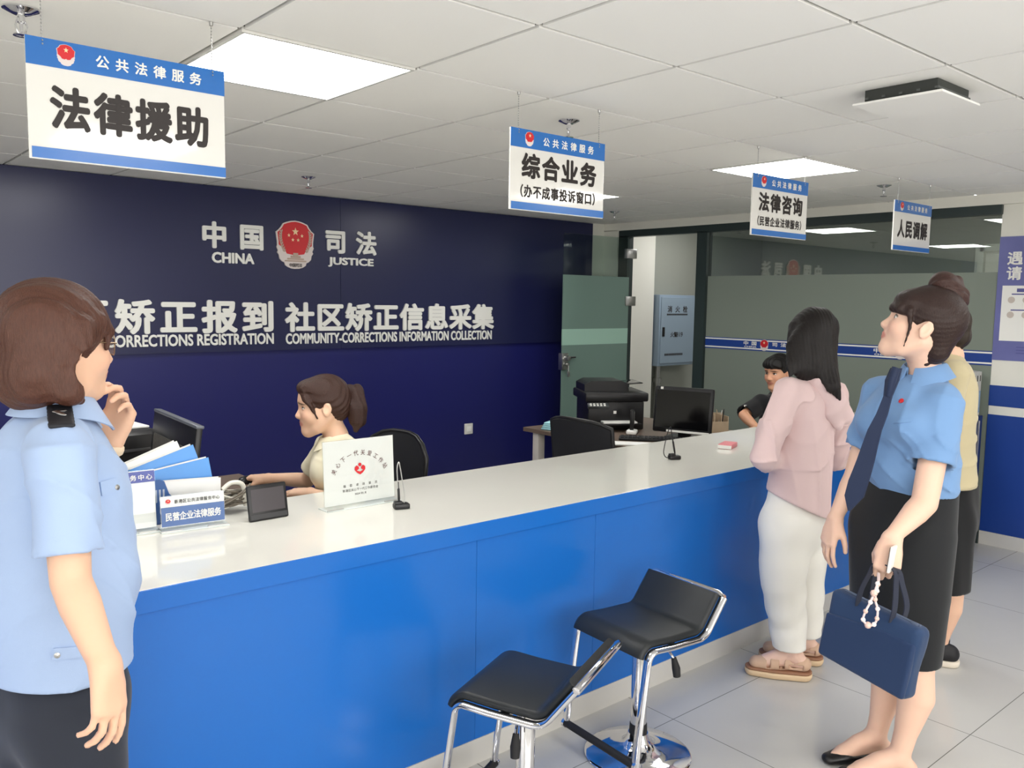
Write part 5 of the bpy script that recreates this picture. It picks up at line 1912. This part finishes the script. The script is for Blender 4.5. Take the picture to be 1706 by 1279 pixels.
# ---------------------------------------------------------------- officer woman in the left foreground
def person_officer():
    G = pv(92, 1100, 1.80)
    P = person('woman officer in pale blue uniform shirt and glasses, raising one hand at left', (G[0], G[1], 0))
    B = frame(77); f, l = B[:, 0], B[:, 1]
    neck = pv(98, 690, 1.80); che = pv(88, 790, 1.79); wai = pv(95, 960, 1.79); hip = pv(98, 1110, 1.80)
    hd = Head(pv(100, 574, 1.80), frame(77, -2), 1.0)
    shR, elR, wrR = pv(104, 752, 1.64), pv(118, 968, 1.59), pv(176, 1112, 1.53)
    shL, elL, wrL = pv(95, 760, 1.97), pv(150, 870, 1.92), pv(183, 738, 1.93)
    F = Field(.005, ((2, 1.28, 1.72, .003), (2, .68, .84, .0028)))
    hd.build(F)
    F.chain([hd.w((-.02, 0, -.05)), neck - UP * .01], [.053, .056], .03)
    F.chain([neck - UP * .03, che, wai, hip], [.06, .12, .125, .145], .03, (f, .75))
    F.chain([shR + l * .02, shL - l * .02], .042, .03)
    arm(F, shR, elR, wrR, (.038, .042, .037, .038, .026)); arm(F, shL, elL, wrL, (.037, .040, .036, .037, .025))
    wrR = pv(174, 1100, 1.53)
    hx = nz(pv(188, 1222, 1.52) - wrR)
    hand(F, wrR + hx * .008, hx, nz(V3(.977, -.215, 0) * .75 - V3(.215, .977, 0) * .75), 1, (14, 22, 26, 30), (.80, .42, -.30), 1.0, 0, 12, 3)
    hx = nz(pv(212, 655, 1.93) - wrL)
    hand(F, wrL + hx * .008, hx, nz(V3(.977, -.215, 0) * .62 + V3(.215, .977, 0) * .78), -1, (38, 46, 50, 52), (.75, .45, -.52), 1.0, 0, 8, -2)
    for sg, dx in ((1, .0), (-1, .0)):
        h0 = hip + l * sg * .085
        kn = np.array([h0[0], h0[1], .46]) + f * .01; an = np.array([h0[0], h0[1], .085]) - f * .02
        leg_chain(F, h0, kn, an, (.08, .065, .052, .054, .034)); foot(F, an, f, .235, .01)
    F.build('body', SKIN, P, lambda c: hd.colour(c, (224, 182, 154)))
    S = Field(.0055)
    hem = pv(100, 1106, 1.79)
    S.chain([neck - UP * .045, che + UP * .02, wai, hem - UP * .06], [.080, .134, .160, .167], .04, (f, .84))
    for sg in (-1, 1):
        S.ell(che + f * .056 + l * sg * .065 - UP * .055, (.058, .072, .075), B, .06)
    S.ell(wai + f * .068 + UP * .02, (.085, .12, .13), B, .08)
    S.chain([shR + l * .02, shL - l * .02], .054, .03)
    S.chain([shR + l * .05 + UP * .012, neck - UP * .05, shL - l * .05 + UP * .012], [.04, .062, .04], .03)
    sleeve(S, shR, elR, .78, .057, .062)
    sleeve(S, shL, elL, .82, .056, .060)
    S.bump(ridges(UP * 20 + l * 10 + f * 12, .0075, f * 12 + UP * 7, .4), (-9, -9, .8), (9, 9, 1.32))
    S.bump(ridges(f * 22 + l * 22 + UP * 6, .0060, UP * 9 + l * 6, 1.1))
    S.bump(waves(UP * 26 + l * 18 + f * 22, .0022, (9, 13, 8), .4, 1.2))
    S.bump(waves(f * 48 + l * 30, .0016, UP * 8, .4, 1.2), (-9, -9, .8), (9, 9, 1.1))
    S.chain([lerp(wai, hem, .8), hem - UP * .12], [.140, .151], .004, (f, .80), 's')
    S.cut(hem, nz(-UP + f * .02)); S.chain([neck + UP * .1, neck - UP * .03], [.06, .054], .004, None, 's')
    so = S.build('shirt', cloth_mat('uniform_pale_blue', (160, 181, 214), .7), P)
    cR = np.stack([f, l, UP], 1)
    collar(P, 'collar', MATS['uniform_pale_blue'], neck + UP * .012, cR, .062, .038, .044, .034, 14, .028)
    # epaulettes
    black = mat('epaulette_black', (24, 26, 32), .6)
    for sh_, sg in ((shR, 1), (shL, -1)):
        E = Field(.004)
        out = nz(sh_ - neck) * 1.0
        a, b = lerp(neck - UP * .03, sh_, .42) + UP * .058, lerp(neck - UP * .03, sh_, 1.0) + UP * .052 + out * .012
        ax = nz(b - a); sd = nz(np.cross(UP, ax)); up = np.cross(ax, sd)
        E.box((a + b) / 2 + up * .006, (np.linalg.norm(b - a) / 2 + .012, .024, .005), np.stack([ax, sd, up], 1), .004)
        ep = E.build('epaulette', black, P)
        E = Field(.0025)
        c = lerp(a, b, .55) + up * .0125
        E.chain([c - ax * .012 - sd * .006, c, c + ax * .010 + sd * .007], [.005, .007, .005], .004, (up, .4)); E.chain([c - ax * .02 + sd * .01, c - ax * .014 - sd * .012], .004, .004, (up, .4))
        E.build('insignia', M_STEEL, ep)
    E = Field(.004)
    pc = lerp(shL, elL, .70) + nz(V3(.977, -.215, 0) - UP * .1) * .056
    pc = pv(177, 772, 1.88)
    E.ell(pc, (.014, .024, .030), np.stack([nz(f), l, UP], 1))
    E.build('sleeve_patch', black, P)
    E = Field(.0022)
    E.ell(pc + f * .006 - V3(.215, .977, 0) * .004, (.006, .012, .018), np.stack([nz(f), l, UP], 1))
    E.bump(waves((500, 300, 700), .0015)); E.build('patch_mark', M_STEEL, P)
    find = on_surface([so])
    patch(P, 'side_tab', MATS['uniform_pale_blue'], find, ((90, 1079), (141, 1075), (141, 1094), (87, 1098)), .004)
    patch(P, 'pocket_flap', MATS['uniform_pale_blue'], find, ((165, 803), (192, 796), (196, 818), (169, 826)), .004)
    for u, v in ((96, 1090), (193, 812)):
        q, n = find(u, v, .005)
        mb = MB(); mb.lathe([(.0005, -.003), (.005, -.002), (.006, 0), (.0005, .002)], (0, 0, 0), 14)
        o = mb.build('button', M_STEEL, P, 40); o.location = Vector(q) - P.location; o.rotation_euler = Vector(n).to_track_quat('Z', 'Y').to_euler()
    # chest pocket flap
    # trousers
    T = Field(.007)
    T.chain([hip + UP * .10, hip, hip - UP * .08], [.125, .142, .146], .02, (f, .80))
    for sg in (-1, 1):
        h0 = hip + l * sg * .078
        T.chain([h0 - UP * .05, np.array([h0[0], h0[1], .5]), np.array([h0[0], h0[1], .06]) - f * .02], [.105, .090, .085], .04)
    T.bump(waves(UP * 30 + f * 14, .002, l * 20, 0)); T.cut((0, 0, .045), -UP); T.cut(hip + UP * .10, UP)
    T.build('trousers', cloth_mat('trousers_charcoal', (40, 44, 54), .8), P)
    for sg in (-1, 1):
        S2 = Field(.006)
        h0 = hip + l * sg * .085; a = np.array([h0[0], h0[1], 0]) - f * .05
        S2.chain([a + UP * .04, a + f * .12 + UP * .035, a + f * .21 + UP * .028], [.042, .045, .036], .01); S2.cut((0, 0, .002), -UP)
        S2.build('shoe', mat('shoe_black', (22, 21, 22), .35), P)
    # bob haircut
    H = Field(.0034)
    R, sc = hd.R, hd.sc
    H.ell(hd.w((-.016, 0, .038)), np.array((.112, .098, .100)) * sc, R)
    H.chain([hd.w((-.040, 0, .02)), hd.w((-.056, 0, -.055)), hd.w((-.058, 0, -.098))], [.098, .094, .066], .03, (R[:, 0], .80))
    for y in (-1, 1):
        H.chain([hd.w((.010, y * .080, .04)), hd.w((-.012, y * .092, -.03)), hd.w((-.024, y * .090, -.096)), hd.w((.002, y * .080, -.116))], [.030, .030, .028, .012], .02)
    H.ell(hd.w((.094, 0, -.048)), np.array((.086, .125, .100)) * sc, R, .010, 's')
    for y in (-1, 1):
        H.ell(hd.w((.012, y * .105, -.045)), np.array((.040, .044, .046)) * sc, R, .010, 's')
    H.chain([hd.w((.050, -.068, .055)), hd.w((.074, -.058, .028)), hd.w((.066, -.066, -.004))], [.018, .014, .005], .012)
    H.chain([hd.w((.050, .068, .055)), hd.w((.074, .058, .028)), hd.w((.066, .066, -.004))], [.018, .014, .005], .012)
    H.bump(waves(R @ V3(55, 95, 10), .0030, R @ V3(12, 20, 26), .3, 1.3))
    H.bump(waves(R @ V3(330, 430, 30), .0011, R @ V3(20, 10, 36), .3, 1.6))
    H.cut(hd.w((-.02, 0, -.135)), -UP, .03)
    H.build('hair', hair_mat('hair_brown', (80, 50, 39)), P)
    # glasses
    mb = MB()
    for y in (-1, 1):
        ring = [hd.w((.100 - .012 * abs(math.cos(a)) * (1 if math.cos(a) * 1 > 0 else .3), y * (.033 + .026 * math.cos(a)), .000 + .021 * math.sin(a))) for a in (k * 2 * math.pi / 24 for k in range(24))]
        mb.tube(ring, .0014, 6, wrap=True)
        mb.tube([hd.w((.092, y * .059, .006)), hd.w((.05, y * .073, .008)), hd.w((-.005, y * .081, .006)), hd.w((-.03, y * .080, -.012))], .0015, 6)
    mb.tube([hd.w((.1, -.008, .004)), hd.w((.104, 0, .007)), hd.w((.1, .008, .004))], .0014, 6)
    g = mb.build('glasses', mat('glasses_gold', (150, 128, 104), .25, metal=1), P, 60, True)
    for y in (-1, 1):
        mb = MB()
        a = [hd.w((.0985 - .010 * abs(math.cos(t)), y * (.033 + .0255 * math.cos(t)), .0205 * math.sin(t))) for t in (k * 2 * math.pi / 24 for k in range(24))]
        mb.loft([a, [p + hd.R[:, 0] * .001 for p in a]]); 
        o = mb.build('lens', M_ACRYLIC, g, 0)
        o.matrix_parent_inverse = Matrix.Identity(4)
    # watch on the raised wrist
    ax = nz(wrL - elL); s1 = nz(np.cross(ax, UP)); s2 = np.cross(ax, s1)
    mb = MB(); c = wrL - ax * .012
    ring = [c + s1 * math.cos(t) * .031 + s2 * math.sin(t) * .030 for t in (k * 2 * math.pi / 24 for k in range(24))]
    mb.tube(ring, .011, 8, wrap=True, flat=(1.0, .36))
    wt = mb.build('watch_strap', mat('watch_cream', (226, 204, 176), .5), P, 60, True)
    mb = MB(); mb.lathe([(.0005, -.004), (.015, -.004), (.016, .004), (.0005, .005)], (0, 0, 0), 18)
    o = mb.build('watch_case', M_STEEL, P, 40); q = c + nz(-V3(.977, -.215, 0) - V3(.215, .977, 0) * .4) * .034
    o.location = Vector(q) - P.location; o.rotation_euler = (math.radians(90), 0, math.radians(55))
    return P


person_officer()


# ---------------------------------------------------------------- clerk seated behind the counter
def person_clerk():
    G = pv(580, 760, 3.62)
    P = person('seated clerk with ponytail and cream shirt working behind the counter', (G[0], G[1], .5))
    B = frame(-62); f, l = B[:, 0], B[:, 1]
    neck = pv(560, 722, 3.62); che = pv(563, 775, 3.62); wai = pv(570, 850, 3.64); hip = pv(582, 925, 3.66)
    hip[2] = .60
    hd = Head(pv(538, 676, 3.60), frame(-66, -4), 1.04)
    shL, shR = pv(584, 752, 3.46), pv(548, 742, 3.77)
    elL, wrL = pv(560, 838, 3.40), pv(517, 820, 3.50)
    elR, wrR = pv(512, 800, 3.84), pv(448, 797, 3.88)
    elL[2] = .80; wrL[2] = .815
    F = Field(.0045, ((2, 1.0, 1.36, .003), (2, .76, .86, .003)))
    hd.build(F)
    F.chain([hd.w((-.022, 0, -.045)), neck - UP * .01], [.045, .050], .025)
    F.chain([neck - UP * .03, che, wai, hip], [.06, .112, .11, .14], .03, (f, .75))
    F.chain([shL - l * .02, shR + l * .02], .042, .03)
    arm(F, shL, elL, wrL, (.040, .038, .034, .034, .024)); arm(F, shR, elR, wrR, (.040, .038, .034, .034, .024))
    hx = nz(pv(478, 823, 3.56) - wrL); hx[2] = -.05
    hand(F, wrL + hx * .005, hx, UP + f * .1, -1, (16, 18, 20, 24), (.7, .55, -.3), .98)
    hx = nz(pv(415, 798, 3.92) - wrR); hx[2] = -.02
    hand(F, wrR + hx * .005, hx, UP, 1, (26, 24, 26, 30), (.8, .35, -.4), .98)
    for sg in (-1, 1):
        h0 = hip + l * sg * .085 - UP * .02
        kn = h0 + f * .40 + l * sg * .02; kn[2] = .54
        an = kn + f * .02; an = np.array([an[0], an[1], .09])
        leg_chain(F, h0, kn, an, (.08, .068, .055, .05, .035)); foot(F, an, f, .23, .01)
    F.build('body', SKIN, P, lambda c: hd.colour(c, (228, 188, 160)))
    S = Field(.0055)
    S.chain([neck - UP * .04, che + UP * .015, wai, hip], [.068, .132, .138, .155], .03, (f, .76))
    for sg in (-1, 1):
        S.ell(che + f * .07 + l * sg * .06 - UP * .02, (.045, .06, .06), B, .05)
    S.chain([shL - l * .02, shR + l * .02], .052, .03)
    sleeve(S, shL, elL, .80, .055, .058)
    sleeve(S, shR, elR, .72, .055, .060)
    S.bump(ridges(UP * 24 + l * 14, .0045, (12, 9, 14), 0, 1.4))
    S.bump(waves(UP * 40 + l * 24, .002, (12, 9, 14), 0, 1.4))
    S.cut(hip - UP * .02, -UP); S.chain([neck + UP * .1 + f * .02, neck - UP * .03 + f * .02], [.055, .05], .004, None, 's')
    S.build('shirt', cloth_mat('shirt_cream', (240, 233, 206), .75), P)
    cR = np.stack([f, l, UP], 1)
    collar(P, 'collar', MATS['shirt_cream'], neck - UP * .034 + f * .014, cR, .054, .034, .034, .026, 30, .020)
    T = Field(.008)
    for sg in (-1, 1):
        h0 = hip + l * sg * .085 - UP * .02
        kn = h0 + f * .40 + l * sg * .02; kn[2] = .54
        T.chain([h0, kn, np.array([kn[0] + f[0] * .02, kn[1] + f[1] * .02, .12])], [.10, .082, .07], .03)
    T.build('trousers', cloth_mat('trousers_dark', (34, 36, 44), .8), P)
    H = Field(.0034)
    R, sc = hd.R, hd.sc
    H.ell(hd.w((-.014, 0, .040)), np.array((.101, .082, .092)) * sc, R)
    H.ell(hd.w((-.060, 0, .0)), np.array((.055, .068, .070)) * sc, R, .03)
    H.ell(hd.w((.090, 0, -.052)), np.array((.084, .10, .104)) * sc, R, .008, 's')
    for y in (-1, 1):
        H.ell(hd.w((-.004, y * .090, -.016)), np.array((.024, .030, .032)) * sc, R, .008, 's')
        H.chain([hd.w((.074, y * .030, .070)), hd.w((.070, y * .056, .040)), hd.w((.050, y * .070, .008)), hd.w((.030, y * .072, -.040))], [.016, .014, .009, .003], .010)
    H.ell(hd.w((.046, 0, .080)), np.array((.054, .062, .036)) * sc, R, .015)
    H.bump(waves(R @ V3(60, 300, 180), .0014, R @ V3(22, 0, 20), 0, 1.2))
    H.build('hair', hair_mat('hair_clerk_brown', (58, 37, 30)), P)
    N = Field(.0036)
    N.chain([hd.w((-.095, 0, .055)), hd.w((-.140, 0, .045)), pv(594, 680, 3.62), pv(596, 700, 3.62), pv(592, 716, 3.61)], [.026, .036, .046, .036, .012], .02, (l, .8))
    N.bump(waves(f * 150 + l * 130, .0022, UP * 24, 0, 1.2))
    N.build('ponytail', hair_mat('hair_clerk_tail', (52, 33, 28)), P)
    return P


person_clerk()


# ---------------------------------------------------------------- man seated at the far right desk
def person_man():
    c0 = pv(1297, 690, 5.95)
    P = person('seated man in black polo shirt looking across the far end of the counter', (c0[0], c0[1], .5))
    B = frame(-95); f, l = B[:, 0], B[:, 1]
    neck = pv(1300, 655, 5.97); che = pv(1302, 700, 5.97); hip = np.array([che[0], che[1], .60]) - f * .05
    hd = Head(pv(1296, 620, 5.94), frame(-86, -6, 0), 1.0, True)
    shR, shL = pv(1268, 672, 5.92) , pv(1336, 672, 5.99)
    elR, wrR = pv(1238, 708, 5.80), pv(1262, 722, 5.62)
    elL, wrL = pv(1345, 720, 5.8), pv(1290, 722, 5.62)
    elR[2] = .87; wrR[2] = .80; elL[2] = .86; wrL[2] = .80
    F = Field(.005, ((2, 1.0, 1.36, .0032),))
    hd.build(F)
    F.chain([hd.w((-.02, 0, -.045)), neck - UP * .01], [.058, .062], .03)
    F.chain([neck - UP * .03, che, hip], [.07, .135, .15], .03, (f, .78))
    F.chain([shL - l * .02, shR + l * .02], .05, .03)
    arm(F, shL, elL, wrL); arm(F, shR, elR, wrR)
    hand(F, wrR, nz(pv(1245, 705, 5.5) - wrR) * V3(1, 1, .2), UP, 1, (30, 34, 38, 40)); hand(F, wrL, nz(wrR - wrL) * V3(1, 1, .2), UP, -1, (30, 34, 38, 40))
    for sg in (-1, 1):
        h0 = hip + l * sg * .09 - UP * .02; kn = h0 + f * .40; kn[2] = .55; an = np.array([kn[0], kn[1], .09])
        leg_chain(F, h0, kn, an); foot(F, an, f, .25, .01)
    F.build('body', SKIN, P, lambda c: hd.colour(c, (206, 156, 126), (160, 96, 84), (26, 20, 18)))
    S = Field(.006)
    S.chain([neck - UP * .04, che + UP * .02, hip], [.085, .165, .175], .05, (f, .80))
    S.chain([shL - l * .02, shR + l * .02], .062, .05)
    sleeve(S, shR, elR, .92, .062, .066); sleeve(S, shL, elL, .92, .062, .066)
    S.bump(waves(UP * 36 + l * 22, .0025, (12, 9, 14), 0, 1.4)); S.cut(hip - UP * .02, -UP)
    S.chain([neck + UP * .1 + f * .01, neck - UP * .025 + f * .01], [.065, .06], .004, None, 's')
    S.build('polo_shirt', cloth_mat('polo_black', (22, 23, 26), .8), P)
    collar(P, 'collar', MATS['polo_black'], neck - UP * .012, np.stack([f, l, UP], 1), .064, .032, .034, .02, 24, .02)
    T = Field(.009)
    for sg in (-1, 1):
        h0 = hip + l * sg * .09 - UP * .02; kn = h0 + f * .40; kn[2] = .55
        T.chain([h0, kn, np.array([kn[0], kn[1], .12])], [.105, .085, .075], .03)
    T.build('trousers', cloth_mat('trousers_dark', (34, 36, 44), .8), P)
    mb = MB(); c = pv(1243, 676, 5.80)
    mb.box(tuple(c), (.03, .008, .012), rot=math.radians(-30), bev=.002); mb.build('sleeve_tag', M_LETTER, P, 30, True)
    H = Field(.0036); R = hd.R
    H.ell(hd.w((-.014, 0, .042)), (.100, .082, .092), R); H.ell(hd.w((-.05, 0, .0)), (.058, .068, .07), R, .03)
    H.ell(hd.w((.080, 0, -.050)), (.080, .088, .100), R, .010, 's')
    for y in (-1, 1):
        H.ell(hd.w((.0, y * .092, -.03)), (.036, .030, .045), R, .008, 's')
    H.chain([hd.w((.060, -.055, .058)), hd.w((.086, -.02, .060)), hd.w((.086, .02, .060)), hd.w((.060, .055, .058))], [.024, .026, .026, .024], .012)
    H.ell(hd.w((.044, 0, .076)), (.062, .068, .042), R, .015)
    H.bump(waves(R @ V3(160, 260, 120), .0018, R @ V3(40, 30, 30), 0, 1.4)); H.cut(hd.w((-.05, 0, -.07)), -UP, .01)
    H.build('hair', hair_mat('hair_man_black', (18, 16, 16)), P)
    return P


person_man()


# ---------------------------------------------------------------- person in the beige T-shirt behind the bag woman
def person_beige():
    G = pv(1572, 1090, 3.80)
    P = person('person in beige T-shirt and black shorts mostly hidden behind the tie wearer', (G[0], G[1], 0))
    B = frame(-24); f, l = B[:, 0], B[:, 1]
    neck = pv(1583, 592, 3.78); che = pv(1580, 660, 3.78); wai = pv(1575, 760, 3.78); hip = pv(1576, 860, 3.78)
    hd = Head(pv(1568, 548, 3.78), frame(-24, 0), .98)
    shL, shR = pv(1588, 622, 3.60), pv(1572, 618, 3.96)
    F = Field(.006, ((2, 1.4, 1.8, .004),))
    hd.build(F)
    F.chain([hd.w((-.025, 0, -.045)), neck], [.052, .055], .03)
    F.chain([neck - UP * .03, che, wai, hip], [.06, .12, .12, .14], .03, (f, .75))
    F.chain([shL - l * .02, shR + l * .02], .042, .03)
    for sh_, sg in ((shL, 1), (shR, -1)):
        el_ = sh_ - UP * .28 + f * .02; wr = el_ - UP * .20 + f * .10
        arm(F, sh_, el_, wr); hand(F, wr, nz(-UP + f * .2), l * sg, -sg, (18, 22, 24, 28))
    for sg, (ku, kv, kh, au, av, ah) in ((1, (1586, 985, 3.72, 1564, 1072, 3.76)), (-1, (1560, 985, 3.88, 1548, 1072, 3.92))):
        h0 = hip + l * sg * .085
        an = pv(au, av, ah); an[2] = .085
        leg_chain(F, h0, pv(ku, kv, kh), an, (.082, .066, .050, .052, .033), calf=-f * .008); foot(F, an, f, .23, .012)
    F.build('body', SKIN, P, lambda c: hd.colour(c, (228, 186, 160)))
    S = Field(.006)
    hem = pv(1578, 806, 3.78)
    S.chain([neck - UP * .035, che + UP * .03, wai, hem - UP * .06], [.075, .145, .150, .160], .05, (f, .80))
    S.chain([shL - l * .02, shR + l * .02], .058, .05)
    for sh_ in (shL, shR):
        sleeve(S, sh_, sh_ - UP * .28 + f * .02, .75, .058, .064)
    S.bump(ridges(UP * 34 + f * 22 + l * 14, .0085, f * 14 + l * 9, 0, 1.5), (-9, -9, .6), (9, 9, 1.20)); S.bump(waves(UP * 24 + f * 40, .0025, (7, 9, 6)))
    S.cut(hem, -UP); S.chain([neck + UP * .1, neck - UP * .025], [.058, .054], .004, None, 's')
    S.build('t_shirt', cloth_mat('tshirt_beige', (192, 180, 146), .85), P)
    K = Field(.007)
    K.chain([hip + UP * .14, hip], [.145, .158], .03, (f, .84))
    kh = pv(1590, 972, 3.78)
    for sg in (-1, 1):
        h0 = hip + l * sg * .075
        K.chain([h0, np.array([h0[0], h0[1], kh[2] - .05])], [.115, .112], .04)
    K.bump(waves(f * 40 + l * 40, .003, UP * 5)); K.cut(kh, -UP); K.cut(hip + UP * .16, UP)
    K.build('shorts', cloth_mat('shorts_black', (27, 28, 30), .85), P)
    H = Field(.0036); R = hd.R
    H.ell(hd.w((-.014, 0, .040)), (.102, .083, .093), R); H.chain([hd.w((-.05, 0, .0)), hd.w((-.068, 0, -.03)), hd.w((-.072, 0, -.075))], [.07, .055, .022], .03)
    H.ell(hd.w((.080, 0, -.055)), (.080, .10, .10), R, .010, 's'); H.bump(waves(R @ V3(40, 150, 60), .0016, R @ V3(20, 0, 30), 0, 1.2))
    H.build('hair', hair_mat('hair_beige_brown', (44, 34, 26)), P)
    for sg, (au, av, ah) in ((1, (1564, 1072, 3.76)), (-1, (1548, 1072, 3.92))):
        an = pv(au, av, ah); a = np.array([an[0], an[1], 0]) - f * .045
        S2 = Field(.0045)
        S2.chain([a + UP * .055, a + f * .13 + UP * .045, a + f * .22 + UP * .030], [.043, .044, .034], .012); S2.chain([a + f * .04 + UP * .08, a + f * .03 + UP * .06], [.042, .04], .012)
        S2.chain([a + f * .05 + UP * .14, a + f * .045 + UP * .07], [.034, .030], .003, None, 's'); S2.cut((0, 0, .028), -UP, .002)
        sn = S2.build('sneaker', mat('sneaker_black', (26, 26, 30), .6), P)
        S2 = Field(.0045)
        S2.chain([a + UP * .02, a + f * .13 + UP * .02, a + f * .225 + UP * .02], [.046, .047, .036], 0); S2.cut((0, 0, .001), -UP, .002); S2.cut((0, 0, .030), UP, .003)
        S2.build('sole', mat('sneaker_sole', (226, 216, 200), .6), sn)
    return P


person_beige()
